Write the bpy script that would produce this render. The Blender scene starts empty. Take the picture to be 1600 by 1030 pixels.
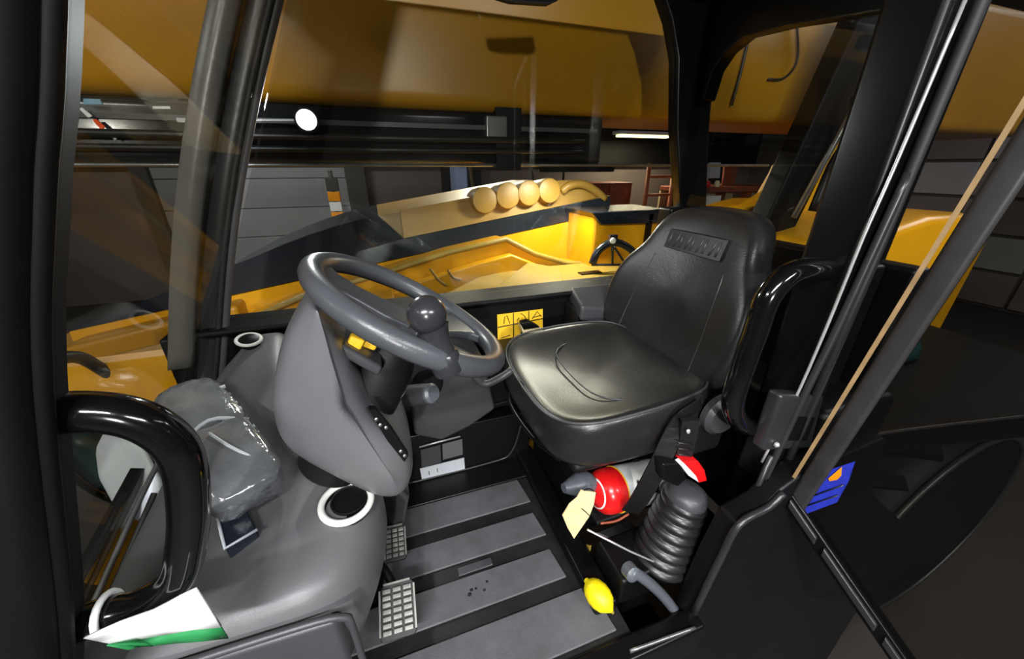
import bpy, bmesh, math, random
from mathutils import Vector, Matrix
random.seed(7)
sc = bpy.context.scene
COL = sc.collection
# ------------------------------------------------------------------ camera
# metres; cab floor z=0, +X = rear of the machine, +Y = away from the open door
FPX, PITCH, YAW, EYE = 578.0, math.radians(23.8), math.radians(19.2), Vector((0, 0, 1.0))
cam = bpy.data.cameras.new('camera'); cam.sensor_width = 36.0; cam.lens = FPX / 1600 * 36
cam.clip_start = 0.02; cam.clip_end = 100
co = bpy.data.objects.new('camera', cam); COL.objects.link(co)
co.location = EYE; co.rotation_euler = (math.pi / 2 - PITCH, 0, -YAW)
sc.camera = co
# ------------------------------------------------------------------ world and exposure
w = bpy.data.worlds.new('night'); sc.world = w; w.use_nodes = True
w.node_tree.nodes['Background'].inputs[0].default_value = (0.02, 0.022, 0.026, 1)
w.node_tree.nodes['Background'].inputs[1].default_value = 0.3
sc.view_settings.view_transform = 'Standard'; sc.view_settings.look = 'None'
sc.view_settings.exposure = 0.1; sc.view_settings.gamma = 1.0; sc.view_settings.use_curve_mapping = False
LAMP_POWER = 150.0
# ------------------------------------------------------------------ helpers
def at(px, py, X=None, Y=None, Z=None):
    """point of a real plane X=, Y= or Z= (metres) measured off the photograph"""
    r = (px - 800) / FPX; u = (515 - py) / FPX
    sa, ca, sp, cp = math.sin(YAW), math.cos(YAW), math.sin(PITCH), math.cos(PITCH)
    hf = cp + sp * u
    d = Vector((sa * hf + ca * r, ca * hf - sa * r, -sp + cp * u))
    t = X / d.x if X is not None else Y / d.y if Y is not None else (Z - EYE.z) / d.z
    return EYE + d * t
def lin(c): return tuple(((v / 255) / 12.92 if v / 255 < .04045 else ((v / 255 + .055) / 1.055) ** 2.4) for v in c) + (1,)
def mat(name, col, rough=.5, metal=0., var=.15, scale=14., bump=0., bscale=200., coat=0., emit=None, estr=0., spec=.5, dust=None, dustamt=.5):
    m = bpy.data.materials.new(name); m.use_nodes = True
    nt = m.node_tree; b = nt.nodes['Principled BSDF']; c = lin(col)
    b.inputs['Roughness'].default_value = rough; b.inputs['Metallic'].default_value = metal
    b.inputs['Coat Weight'].default_value = coat; b.inputs['Coat Roughness'].default_value = .08
    b.inputs['Specular IOR Level'].default_value = spec
    tc = nt.nodes.new('ShaderNodeTexCoord')
    n = nt.nodes.new('ShaderNodeTexNoise'); n.inputs['Scale'].default_value = scale; n.inputs['Detail'].default_value = 6
    nt.links.new(tc.outputs['Object'], n.inputs['Vector'])
    r = nt.nodes.new('ShaderNodeValToRGB')
    r.color_ramp.elements[0].position = .3; r.color_ramp.elements[1].position = .72
    r.color_ramp.elements[0].color = tuple(v * (1 - var) for v in c[:3]) + (1,)
    r.color_ramp.elements[1].color = tuple(min(1, v * (1 + var)) for v in c[:3]) + (1,)
    nt.links.new(n.outputs['Fac'], r.inputs['Fac'])
    out = r.outputs['Color']
    if dust:
        n2 = nt.nodes.new('ShaderNodeTexNoise'); n2.inputs['Scale'].default_value = scale * .35; n2.inputs['Detail'].default_value = 9
        n2.inputs['Roughness'].default_value = .7
        nt.links.new(tc.outputs['Object'], n2.inputs['Vector'])
        r2 = nt.nodes.new('ShaderNodeValToRGB'); r2.color_ramp.elements[0].position = .45; r2.color_ramp.elements[1].position = .75
        r2.color_ramp.elements[1].color = (dustamt,) * 3 + (1,)
        nt.links.new(n2.outputs['Fac'], r2.inputs['Fac'])
        mx = nt.nodes.new('ShaderNodeMix'); mx.data_type = 'RGBA'
        mx.inputs[7].default_value = lin(dust)
        nt.links.new(r2.outputs['Color'], mx.inputs[0]); nt.links.new(out, mx.inputs[6]); out = mx.outputs[2]
    nt.links.new(out, b.inputs['Base Color'])
    if emit:
        b.inputs['Emission Color'].default_value = lin(emit); b.inputs['Emission Strength'].default_value = estr
    if bump:
        n3 = nt.nodes.new('ShaderNodeTexNoise'); n3.inputs['Scale'].default_value = bscale; n3.inputs['Detail'].default_value = 3
        nt.links.new(tc.outputs['Object'], n3.inputs['Vector'])
        bp = nt.nodes.new('ShaderNodeBump'); bp.inputs['Strength'].default_value = bump; bp.inputs['Distance'].default_value = .002
        nt.links.new(n3.outputs['Fac'], bp.inputs['Height']); nt.links.new(bp.outputs['Normal'], b.inputs['Normal'])
    return m
def glass(name, tint, refl_gain=1.0):
    m = bpy.data.materials.new(name); m.use_nodes = True; nt = m.node_tree
    nt.nodes.remove(nt.nodes['Principled BSDF']); o = nt.nodes['Material Output']
    t = nt.nodes.new('ShaderNodeBsdfTransparent'); t.inputs[0].default_value = tint + (1,)
    g = nt.nodes.new('ShaderNodeBsdfGlossy'); g.inputs['Roughness'].default_value = .008
    # Schlick reflectance of a thin pane, the same from both faces
    ge = nt.nodes.new('ShaderNodeNewGeometry'); dt = nt.nodes.new('ShaderNodeVectorMath'); dt.operation = 'DOT_PRODUCT'
    nt.links.new(ge.outputs['Incoming'], dt.inputs[0]); nt.links.new(ge.outputs['Normal'], dt.inputs[1])
    def ma(op, a, b):
        n = nt.nodes.new('ShaderNodeMath'); n.operation = op
        for i, v in enumerate((a, b)):
            if v is None: continue
            if isinstance(v, (int, float)): n.inputs[i].default_value = v
            else: nt.links.new(v, n.inputs[i])
        return n.outputs[0]
    c = ma('ABSOLUTE', dt.outputs['Value'], None)
    f5 = ma('POWER', ma('SUBTRACT', 1.0, c), 5.0)
    fac = ma('MULTIPLY', ma('ADD', ma('MULTIPLY', f5, .958), .042), refl_gain)
    mx = nt.nodes.new('ShaderNodeMixShader')
    nt.links.new(fac, mx.inputs[0])
    nt.links.new(t.outputs[0], mx.inputs[1]); nt.links.new(g.outputs[0], mx.inputs[2]); nt.links.new(mx.outputs[0], o.inputs[0])
    return m
M = {}
M['deep'] = mat('deep_black_paint', (9, 8, 8), .6, spec=.2, bump=.1, bscale=120)
M['inner'] = mat('post_face_sheen_grey', (104, 101, 97), .3, var=.05)  # lighter grey paints the reflected sheen on the windscreen post face
M['black'] = mat('black_paint', (9, 9, 10), .3, var=.2, spec=.3, bump=.05, bscale=60)
M['blackmatt'] = mat('black_matt_plastic', (15, 15, 16), .55, spec=.3, bump=.15, bscale=260)
M['panel'] = mat('black_trim_panel', (9, 9, 10), .42, spec=.3, bump=.1)
M['gloss'] = mat('black_gloss_tube', (10, 10, 11), .12, coat=.6)
M['post'] = mat('grey_post_paint', (40, 40, 42), .33, bump=.04, bscale=50)
M['seal'] = mat('rubber_seal', (30, 29, 30), .6, bump=.1)
M['greyseal'] = mat('grey_rubber_seal', (72, 70, 72), .5)
M['dash'] = mat('grey_dash_plastic', (92, 92, 95), .42, var=.07, scale=9, bump=.18, bscale=420, dust=(118, 116, 112), dustamt=.35)
M['dashdark'] = mat('dark_grey_dash_plastic', (60, 60, 63), .42, var=.08, bump=.15, bscale=400)
M['shroud'] = mat('steering_shroud_plastic', (94, 95, 99), .36, var=.08, scale=8, bump=.12, bscale=380, dust=(112, 110, 106), dustamt=.4)
M['vinyl'] = mat('black_seat_vinyl', (30, 30, 31), .30, var=.1, bump=.22, bscale=330, dust=(52, 50, 47), dustamt=.4)
M['vinylseam'] = mat('seat_piping', (58, 58, 60), .4)
M['wheel'] = mat('steering_wheel_rubber', (70, 72, 76), .32, var=.1, bump=.15, bscale=260)
M['knob'] = mat('spinner_knob_plastic', (44, 45, 48), .22, var=.05)
M['rubber'] = mat('black_rubber', (22, 22, 23), .42, bump=.08)
M['boot'] = mat('rubber_bellows', (30, 30, 32), .34, var=.1)
M['mat'] = mat('floor_mat_grey', (84, 84, 87), .68, var=.12, scale=22, bump=.4, bscale=500, dust=(52, 51, 50), dustamt=.6)
M['floor'] = mat('black_floor_rubber', (20, 20, 21), .5, var=.3, bump=.3, bscale=300, dust=(58, 55, 50), dustamt=.35)
M['worn'] = mat('worn_pedal_metal', (128, 126, 121), .45, metal=.35, var=.25, scale=60)
M['pedalgap'] = mat('pedal_rubber', (38, 37, 37), .6)
M['yellow'] = mat('yellow_paint', (212, 150, 10), .34, var=.05, scale=5, dust=(170, 130, 50), dustamt=.35)
M['boomyellow'] = mat('darker_yellow_paint', (172, 120, 12), .38, var=.06, scale=3)  # darker yellow, also puts shade into the nose and front plate
M['olive'] = mat('dusty_yellow_paint', (156, 128, 50), .5, var=.12, scale=9, dust=(140, 122, 76), dustamt=.6)
M['tan'] = mat('faded_yellow_paint', (150, 117, 50), .45, var=.08, scale=7)
M['navy'] = mat('dark_navy_paint', (26, 31, 40), .25, var=.15, scale=6)
M['darksteel'] = mat('dark_boom_steel', (34, 36, 39), .2, var=.3, scale=2.5)
M['steel'] = mat('bare_steel', (150, 150, 150), .3, metal=.8)
M['bright'] = mat('bright_trim', (205, 205, 205), .25, metal=.6)
M['tanedge'] = mat('tan_door_edge', (150, 122, 84), .5, var=.2, scale=30)
M['doorframe'] = mat('grey_door_frame', (44, 42, 42), .4, var=.2, scale=20)
M['red'] = mat('red_enamel', (214, 22, 24), .28, var=.05, coat=.3)
M['white'] = mat('white_label', (226, 228, 224), .45, var=.05)
M['offwhite'] = mat('grey_white_plastic', (190, 194, 200), .4, var=.05)
M['paper'] = mat('aged_paper_tag', (232, 212, 160), .7, var=.1, scale=30, dust=(190, 150, 90), dustamt=.5)
M['decal'] = mat('yellow_decal', (240, 190, 40), .5, var=.05)
M['ink'] = mat('black_ink', (18, 18, 18), .6)
M['lemon'] = mat('lemon_peel', (238, 214, 12), .45, var=.06, bump=.4, bscale=260)
M['green'] = mat('green_cloth', (24, 120, 62), .75)
M['cloth'] = mat('white_cloth', (222, 224, 222), .8, var=.06)
M['blue'] = mat('blue_sticker', (40, 52, 172), .4, var=.15, scale=40)
M['orange'] = mat('orange_plastic', (240, 150, 20), .35)
M['teal'] = mat('dark_teal_plastic', (28, 62, 60), .35)
M['plasticfilm'] = mat('plastic_film_block', (104, 106, 110), .14, var=.25, scale=18, bump=.9, bscale=26, coat=.9)
M['plasticfilm'].node_tree.nodes['Bump'].inputs['Distance'].default_value = .009
M['orange_red'] = mat('orange_red_reflection', (236, 84, 30), .3)
M['paleblue'] = mat('pale_blue_reflection', (120, 165, 190), .35)
M['arm'] = mat('grey_lever_paint', (84, 88, 94), .4)
M['ring'] = mat('pale_ring_plastic', (214, 214, 208), .4, var=.05)
M['concrete'] = mat('workshop_concrete', (44, 38, 34), .7, var=.2, scale=2.2, bump=.2, bscale=40)
M['wallbrown'] = mat('workshop_wall_paint', (96, 86, 82), .8, var=.12, scale=1.2)
M['wallgrey'] = mat('roller_door_grey', (126, 124, 124), .6, var=.08, scale=1.5)
M['walldark'] = mat('dark_workshop_wall', (62, 58, 54), .8, var=.12, scale=1.5)
M['ceilmat'] = mat('workshop_ceiling_paint', (58, 58, 58), .8, var=.1, scale=1)
M['wood'] = mat('reddish_wood', (140, 70, 44), .55, var=.25, scale=12)
M['ladder'] = mat('orange_ladder_wood', (196, 106, 60), .55, var=.15)
M['cream'] = mat('cream_board', (226, 208, 166), .7, var=.05)
M['tube'] = mat('fluorescent_tube', (255, 255, 255), .4, emit=(245, 250, 255), estr=9.0, var=0)
M['warmtube'] = mat('warm_lamp_diffuser', (255, 250, 230), .4, emit=(255, 226, 160), estr=6.0, var=0)
M['glass'] = glass('cab_glass', (.86, .88, .86), 1.0)
M['screenglass'] = glass('windscreen_glass', (.66, .66, .62), .55)
M['doorglass'] = glass('tinted_door_glass', (.62, .62, .60), .7)

def tag(o, label=None, cat=None, group=None, kind=None):
    if label: o['label'] = label
    if cat: o['category'] = cat
    if group: o['group'] = group
    if kind: o['kind'] = kind
    return o
def thing(name, loc, label=None, cat=None, group=None, kind=None):
    e = bpy.data.objects.new(name, None); e.empty_display_size = .05; COL.objects.link(e); e.location = loc
    return tag(e, label, cat, group, kind)
def world_loc(o):
    v = Vector(o.location)
    p = o.parent
    if p is not None: pass
    return v
def link(name, me, m, parent=None, smooth=False):
    o = bpy.data.objects.new(name, me); COL.objects.link(o)
    if m is not None: me.materials.append(M[m] if isinstance(m, str) else m)
    if smooth: me.polygons.foreach_set('use_smooth', [True] * len(me.polygons))
    if parent is not None:
        o.parent = parent
        top = parent
        off = Vector((0, 0, 0))
        while top is not None:
            off += Vector(top.location); top = top.parent
        o.matrix_parent_inverse = Matrix.Translation(-off) if parent.parent is None else Matrix.Identity(4)
    return o
def recenter(o):
    """put the object's origin at the middle of its mesh"""
    me = o.data
    c = sum((v.co for v in me.vertices), Vector()) / max(1, len(me.vertices))
    me.transform(Matrix.Translation(-c)); o.location = Vector(o.location) + c
    return o
def mesh(name, vs, fs, m, parent=None, smooth=False, bevel=0., sub=0, seg=2, autosm=True):
    me = bpy.data.meshes.new(name); me.from_pydata([tuple(v) for v in vs], [], fs)
    bm = bmesh.new(); bm.from_mesh(me); bmesh.ops.recalc_face_normals(bm, faces=bm.faces); bm.to_mesh(me); bm.free()
    o = link(name, me, m, parent, smooth)
    if bevel:
        b = o.modifiers.new('bevel', 'BEVEL'); b.width = bevel; b.segments = seg; b.limit_method = 'ANGLE'; b.angle_limit = math.radians(35)
        me.polygons.foreach_set('use_smooth', [True] * len(me.polygons))
        wn = o.modifiers.new('wn', 'WEIGHTED_NORMAL'); wn.keep_sharp = False
    if sub:
        s = o.modifiers.new('sub', 'SUBSURF'); s.levels = sub; s.render_levels = sub
        me.polygons.foreach_set('use_smooth', [True] * len(me.polygons))
    return o
BF = [(0, 1, 3, 2), (4, 6, 7, 5), (0, 4, 5, 1), (2, 3, 7, 6), (0, 2, 6, 4), (1, 5, 7, 3)]
def box(name, lo, hi, m, parent=None, bevel=0., rot=None, piv=None):
    vs = [Vector((x, y, z)) for x in (lo[0], hi[0]) for y in (lo[1], hi[1]) for z in (lo[2], hi[2])]
    if rot:
        R = Matrix.Rotation(rot[0], 4, rot[1]); c = Vector(piv) if piv else (Vector(lo) + Vector(hi)) / 2
        vs = [R @ (v - c) + c for v in vs]
    return mesh(name, vs, BF, m, parent, bevel=bevel)
def frame_box(name, c, ex, ey, ez, sx, sy, sz, m, parent=None, bevel=0.):
    c, ex, ey, ez = Vector(c), Vector(ex).normalized(), Vector(ey).normalized(), Vector(ez).normalized()
    vs = [c + ex * x * sx / 2 + ey * y * sy / 2 + ez * z * sz / 2 for x in (-1, 1) for y in (-1, 1) for z in (-1, 1)]
    return mesh(name, vs, BF, m, parent, bevel=bevel)
def prism(name, poly, off, m, parent=None, bevel=0., smooth=False):
    n = len(poly); off = Vector(off); poly = [Vector(p) for p in poly]
    vs = poly + [p + off for p in poly]
    fs = [tuple(range(n)), tuple(range(2 * n - 1, n - 1, -1))] + [(i, (i + 1) % n, n + (i + 1) % n, n + i) for i in range(n)]
    return mesh(name, vs, fs, m, parent, bevel=bevel, smooth=smooth)
def spline(pts, n=6, closed=False):
    pts = [Vector(p) for p in pts]; out = []; L = len(pts)
    for i in range(L if closed else L - 1):
        p0 = pts[(i - 1) % L] if closed or i > 0 else pts[0] * 2 - pts[1]
        p1, p2 = pts[i], pts[(i + 1) % L]
        p3 = pts[(i + 2) % L] if closed or i + 2 < L else pts[-1] * 2 - pts[-2]
        for k in range(n):
            t = k / n
            out.append(.5 * ((2 * p1) + (p2 - p0) * t + (2 * p0 - 5 * p1 + 4 * p2 - p3) * t * t + (3 * p1 - p0 - 3 * p2 + p3) * t ** 3))
    if not closed: out.append(pts[-1])
    return out
def tube(name, pts, r, m, parent=None, seg=12, smooth=4, closed=False, flat=None):
    """r a number or a list; flat=(w,h,up) sweeps a flat strap"""
    raw = [Vector(p) for p in pts]
    P = spline(raw, smooth, closed) if smooth else raw
    n = len(P); vs = []; fs = []
    up = Vector((0, 0, 1)); prev = None
    for i, p in enumerate(P):
        a = P[(i - 1) % n] if closed or i > 0 else P[0]
        b = P[(i + 1) % n] if closed or i < n - 1 else P[-1]
        t = (b - a).normalized()
        if prev is None:
            s = t.cross(up) if abs(t.dot(up)) < .95 else t.cross(Vector((0, 1, 0)))
            if flat: s = t.cross(Vector(flat[2]))
        else: s = prev - t * prev.dot(t)
        if flat: s = t.cross(Vector(flat[2]))
        s.normalize(); prev = s; v = t.cross(s).normalized()
        if isinstance(r, (list, tuple)):
            q = i / (n - 1) * (len(r) - 1); k = min(int(q), len(r) - 2); rr = r[k] + (r[k + 1] - r[k]) * (q - k)
        else: rr = r
        if flat:
            for sx, sy in ((-1, -1), (1, -1), (1, 1), (-1, 1)): vs.append(p + s * sx * flat[0] / 2 + v * sy * flat[1] / 2)
        else:
            for k in range(seg):
                an = 2 * math.pi * k / seg; vs.append(p + s * math.cos(an) * rr + v * math.sin(an) * rr)
    sg = 4 if flat else seg
    for i in range(n if closed else n - 1):
        j = (i + 1) % n
        for k in range(sg): fs.append((i * sg + k, i * sg + (k + 1) % sg, j * sg + (k + 1) % sg, j * sg + k))
    if not closed: fs += [tuple(range(sg)), tuple(range((n - 1) * sg + sg - 1, (n - 1) * sg - 1, -1))]
    return mesh(name, vs, fs, m, parent, smooth=not flat)
def basis(ax):
    ax = Vector(ax).normalized(); s = ax.cross(Vector((0, 0, 1)) if abs(ax.z) < .9 else Vector((0, 1, 0))).normalized()
    return s, ax.cross(s).normalized(), ax
def lathe(name, c, ax, prof, m, parent=None, seg=24, smooth=True, sq=(1, 1)):
    c = Vector(c); s, v, ax = basis(ax); vs = []; fs = []
    for r, h in prof:
        for k in range(seg):
            a = 2 * math.pi * k / seg; vs.append(c + ax * h + s * r * math.cos(a) * sq[0] + v * r * math.sin(a) * sq[1])
    n = len(prof)
    for i in range(n - 1):
        for k in range(seg): fs.append((i * seg + k, i * seg + (k + 1) % seg, (i + 1) * seg + (k + 1) % seg, (i + 1) * seg + k))
    fs += [tuple(range(seg)), tuple(range(n * seg - 1, (n - 1) * seg - 1, -1))]
    o = mesh(name, vs, fs, m, parent, smooth=smooth)
    if smooth:
        e = o.modifiers.new('split', 'EDGE_SPLIT'); e.split_angle = math.radians(40)
    return o
def loft(name, rings, m, parent=None, sub=0, closed=True, cap=True, smooth=True):
    n = len(rings[0]); vs = [Vector(p) for r in rings for p in r]; fs = []
    for i in range(len(rings) - 1):
        for k in range(n if closed else n - 1): fs.append((i * n + k, i * n + (k + 1) % n, (i + 1) * n + (k + 1) % n, (i + 1) * n + k))
    if cap: fs += [tuple(range(n)), tuple(range(len(rings) * n - 1, (len(rings) - 1) * n - 1, -1))]
    return mesh(name, vs, fs, m, parent, smooth=smooth, sub=sub)
def ringtorus(name, c, ax, R, r, m, parent=None, seg=36, s2=10, sq=(1, 1)):
    s, v, ax = basis(ax); c = Vector(c)
    return tube(name, [c + s * math.cos(2 * math.pi * k / seg) * R * sq[0] + v * math.sin(2 * math.pi * k / seg) * R * sq[1] for k in range(seg)], r, m, parent, seg=s2, smooth=0, closed=True)
def sheet(name, poly, th, m, parent=None):
    """flat plate of a planar 3-D outline with thickness th along its normal"""
    poly = [Vector(p) for p in poly]; n = (poly[1] - poly[0]).cross(poly[2] - poly[0]).normalized()
    return prism(name, poly, n * th, m, parent)

# ================================================================== WORKSHOP (setting)
GZ = -.95
RX0, RX1, RY0, RY1, RZ = -8.0, 8.5, -6.0, 7.2, 3.7
g = box('floor', (RX0, RY0, GZ - .2), (RX1, RY1, GZ), 'concrete'); tag(g, 'brown grey concrete workshop floor', kind='structure')
tag(box('wall_back', (RX0, RY1, GZ), (RX1, RY1 + .2, RZ), 'wallbrown'), 'dull brown painted workshop wall', kind='structure')
tag(box('trim_9', (RX0, RY1 - .12, 1.02), (RX1, RY1, RZ), 'deep'), 'black sheet added to darken the upper workshop wall', kind='structure')  # black sheet stands in for the unlit upper workshop
tag(box('wall_right', (RX1, RY0, GZ), (RX1 + .2, RY1, RZ), 'walldark'), 'dark workshop end wall', kind='structure')
tag(box('wall_left', (RX0 - .2, RY0, GZ), (RX0, RY1, RZ), 'walldark'), 'dark workshop wall ahead of the machine', kind='structure')
tag(box('wall_front', (RX0, RY0 - .2, GZ), (RX1, RY0, RZ), 'walldark'), 'workshop wall behind the viewer', kind='structure')
tag(box('ceiling', (RX0, RY0, RZ), (RX1, RY1, RZ + .2), 'ceilmat'), 'dark workshop ceiling', kind='structure')

def tube_lamp(c, L, axis, label, power, warm=False, group='workshop tube lamps'):
    t = thing('tube_lamp', c, label, 'lamp', group)
    c = Vector(c); ax = Vector((1, 0, 0)) if axis == 'X' else Vector((0, 1, 0)); sd = Vector((0, 1, 0)) if axis == 'X' else Vector((1, 0, 0))
    frame_box('housing', c + Vector((0, 0, .05)), ax, sd, (0, 0, 1), L + .1, .22, .05, 'offwhite', t)
    for s in (-1, 1):
        tube('tube', [c + sd * .05 * s - ax * L / 2, c + sd * .05 * s + ax * L / 2], .016, 'warmtube' if warm else 'tube', t, smooth=0)
        tube('hanger', [c + ax * s * L * .4 + Vector((0, 0, .07)), Vector((c.x + ax.x * s * L * .4, c.y + ax.y * s * L * .4, RZ))], .006, 'steel', t, smooth=0, seg=6)
    l = bpy.data.lights.new('tube_light', 'AREA'); l.shape = 'RECTANGLE'; l.size = L; l.size_y = .16; l.energy = power
    l.color = (1, .84, .58) if warm else (.96, .98, 1)
    lo = bpy.data.objects.new('tube_light', l); COL.objects.link(lo); lo.parent = t; lo.location = (0, 0, -.03)
    lo.rotation_euler = (0, 0, 0 if axis == 'X' else math.pi / 2)
tube_lamp((-.9, -1.7, 2.6), 1.5, 'X', 'white tube lamp hung nearest behind the open cab door', LAMP_POWER * 1.25)
tube_lamp((1.5, -2.6, 2.9), 1.5, 'X', 'white tube lamp hung behind and to the right of the door', LAMP_POWER)
tube_lamp((-3.2, -.6, 2.9), 1.5, 'Y', 'white tube lamp hung ahead of the cab', LAMP_POWER * .45)
tube_lamp((-2.2, 4.6, 3.0), 1.5, 'X', 'white tube lamp above the grey roller door', LAMP_POWER * .8)
fl_ = thing('seat_fill_lamp', (1.15, 4.2, GZ), 'added unseen warm lamp lighting the seat from beyond the engine cover', 'flood lamp')  # added lamp, throws warm light onto the seat
fc = Vector((.92, 4.2, 1.83)); fd = (Vector((.45, .72, .50)) - fc).normalized()
frame_box('housing', fc - fd * .05, fd, (1, 0, 0), fd.cross(Vector((1, 0, 0))), .08, .62, .42, 'panel', fl_, bevel=.01)
frame_box('diffuser', fc - fd * .005, fd, (1, 0, 0), fd.cross(Vector((1, 0, 0))), .012, .56, .36, 'warmtube', fl_)
tube('pole', [fc - fd * .08, fc - fd * .08 + Vector((0, 0, -.2)), Vector((1.25, 4.35, GZ))], .02, 'steel', fl_, smooth=0)
for k in range(3):
    a = 2.1 * k + .4
    tube('leg', [(1.25, 4.35, -.3), (1.25 + .5 * math.cos(a), 4.35 + .5 * math.sin(a), GZ)], .014, 'steel', fl_, smooth=0)
l_ = bpy.data.lights.new('seat_fill_beam', 'AREA'); l_.shape = 'RECTANGLE'; l_.size = .56; l_.size_y = .36; l_.energy = LAMP_POWER * .6; l_.color = (1, .92, .74)
lo_ = bpy.data.objects.new('seat_fill_beam', l_); COL.objects.link(lo_); lo_.parent = fl_
lo_.location = fc + fd * .01 - Vector((1.15, 4.2, GZ)); lo_.rotation_euler = fd.to_track_quat('-Z', 'Y').to_euler()
tube_lamp((5.6, .4, 2.9), 1.5, 'Y', 'added white tube lamp brightening the right end wall', LAMP_POWER * .25)  # added lamp, lifts the sectional door out of the dark
# added unseen lamp on a tripod, lights the cab from behind the viewer
wl = thing('fill_light', (-.63, -3.0, GZ), 'added unseen round lamp on a tripod lighting the cab', 'work light')
wlc = Vector((-.63, -3.0, 1.49)); wld = (Vector((.0, .8, .6)) - wlc).normalized()
lathe('housing', wlc, wld, [(.05, -.12), (.09, -.08), (.10, .0), (.085, .0), (.08, -.01)], 'panel', wl, 24)
lathe('lens', wlc, wld, [(.08, -.008), (.075, -.002), (0, -.001)], 'tube', wl, 24)
tube('pole', [wlc - wld * .06, wlc - wld * .06 + Vector((0, 0, -.1)), Vector((-.63, -3.03, -.3))], .015, 'steel', wl, smooth=0)
for k in range(3):
    a = 2.1 * k + .4
    tube('leg', [(-.63, -3.03, -.2), (-.63 + .5 * math.cos(a), -3.03 + .5 * math.sin(a), GZ)], .012, 'steel', wl, smooth=0)
l_ = bpy.data.lights.new('fill_light_beam', 'AREA'); l_.shape = 'DISK'; l_.size = .15; l_.energy = LAMP_POWER * .6; l_.color = (1, .98, .95)
lo_ = bpy.data.objects.new('fill_light_beam', l_); COL.objects.link(lo_); lo_.parent = wl
lo_.location = wlc + wld * .01 - Vector((-.63, -3.0, GZ)); lo_.rotation_euler = wld.to_track_quat('-Z', 'Y').to_euler()
tube_lamp((4.78, 6.4, 1.50), 1.1, 'X', 'warm lit strip lamp hung low over the workbench', LAMP_POWER * .35, True)

# roller door with its slats
rd = thing('door_1', (-1.2, RY1, GZ), 'pale grey ribbed roller door in the workshop wall', kind='structure')
for k in range(6):
    box('slat', (-3.0, RY1 - .07, GZ + .02 + k * .44), (-.42, RY1 - .03, GZ + .452 + k * .44), 'wallgrey', rd, bevel=.01)
box('door_post', (-.42, RY1 - .16, GZ), (-.12, RY1, 1.8), 'walldark', rd)
box('door_post', (-3.2, RY1 - .16, GZ), (-3.0, RY1, 1.8), 'walldark', rd)
# lit doorway
dw = thing('door_2', (1.45, RY1, GZ), 'dark framed narrow doorway with a pale blue lit pane', kind='structure')
box('frame', (1.16, RY1 - .14, GZ), (1.30, RY1, 1.15), 'panel', dw)
box('frame', (1.62, RY1 - .14, GZ), (1.86, RY1, 1.15), 'panel', dw)
box('frame', (1.16, RY1 - .14, 1.03), (1.86, RY1, 1.15), 'panel', dw)
M['pane'] = mat('lit_blue_pane', (120, 132, 160), .4, var=.1, scale=2, emit=(120, 135, 165), estr=.22)
box('pane', (1.30, RY1 - .06, GZ), (1.48, RY1 - .02, 1.03), M['pane'], dw)
box('pane', (1.485, RY1 - .05, GZ), (1.62, RY1 - .01, 1.03), M['pane'], dw)
# sectional door on the far right with panels
sd_ = thing('door_3', (RX1, 2.6, GZ), 'beige grey sectional door made of wide panels', kind='structure')
for i in range(6):
    for j in range(5):
        box('panel', (RX1 - .06, .6 + j * .92, GZ + .05 + i * .5), (RX1 - .01, .6 + j * .92 + .88, GZ + .51 + i * .5), 'wallbrown' if (i + j) % 3 else 'wallgrey', sd_, bevel=.012)

# marker post
mk = thing('marker_post', (-.56, 6.2, GZ), 'slim marker post banded orange and white before the roller door', 'post')
tube('pole', [(-.56, 6.2, GZ), (-.56, 6.2, .95)], .03, 'walldark', mk, smooth=0)
for k, (z0, z1, mm) in enumerate(((.26, .40, 'orange'), (.40, .54, 'white'), (.54, .68, 'orange'), (.68, .86, 'walldark'))):
    box('band', (-.64, 6.15, z0), (-.48, 6.24, z1 - .012), mm, mk, bevel=.006)
lathe('foot', (-.56, 6.2, GZ), (0, 0, 1), [(.2, 0), (.2, .04), (.05, .08)], 'rubber', mk)
# ladder
ld = thing('ladder', (4.0, 5.2, GZ), 'orange wooden ladder leaning near the workbench', 'ladder')
for s in (0, .5):
    tube('rail', [(3.85 + s, 4.9, GZ), (4.25 + s, 5.45, 1.04)], .035, 'ladder', ld, smooth=0, seg=8)
for k in range(7):
    t = (k + .5) / 7.2; a = Vector((3.85, 4.9, GZ)).lerp(Vector((4.25, 5.45, 1.04)), t)
    tube('rung', [a, a + Vector((.5, 0, 0))], .022, 'ladder', ld, smooth=0, seg=8)
# cabinet
cb = thing('cabinet', (3.6, 6.0, GZ), 'reddish brown cabinet standing left of the ladder', 'cabinet')
box('body', (3.25, 5.7, GZ + .08), (4.15, 6.3, .75), 'wood', cb, bevel=.01)
for s in (0, 1): box('door', (3.28 + s * .435, 5.675, GZ + .12), (3.28 + s * .435 + .41, 5.70, .71), 'wood', cb, bevel=.008)
box('plinth', (3.3, 5.75, GZ), (4.1, 6.3, GZ + .08), 'panel', cb)
# folding chair like dark frame
ch = thing('metal_frame', (3.0, 6.3, GZ), 'thin black bent metal frame standing left of the cabinet', 'frame')
tube('rail', [(2.55, 6.3, 1.0), (2.59, 6.3, .75), (2.7, 6.3, .62), (3.05, 6.3, .55), (3.13, 6.3, .6), (3.15, 6.3, 1.0)], .02, 'panel', ch)
tube('leg', [(2.7, 6.3, .62), (2.65, 6.3, GZ)], .02, 'panel', ch, smooth=0)
tube('leg', [(3.05, 6.3, .55), (3.09, 6.3, GZ)], .02, 'panel', ch, smooth=0)
box('seat_pad', (2.7, 6.2, .66), (3.05, 6.5, .72), 'navy', ch, bevel=.02)
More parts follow.
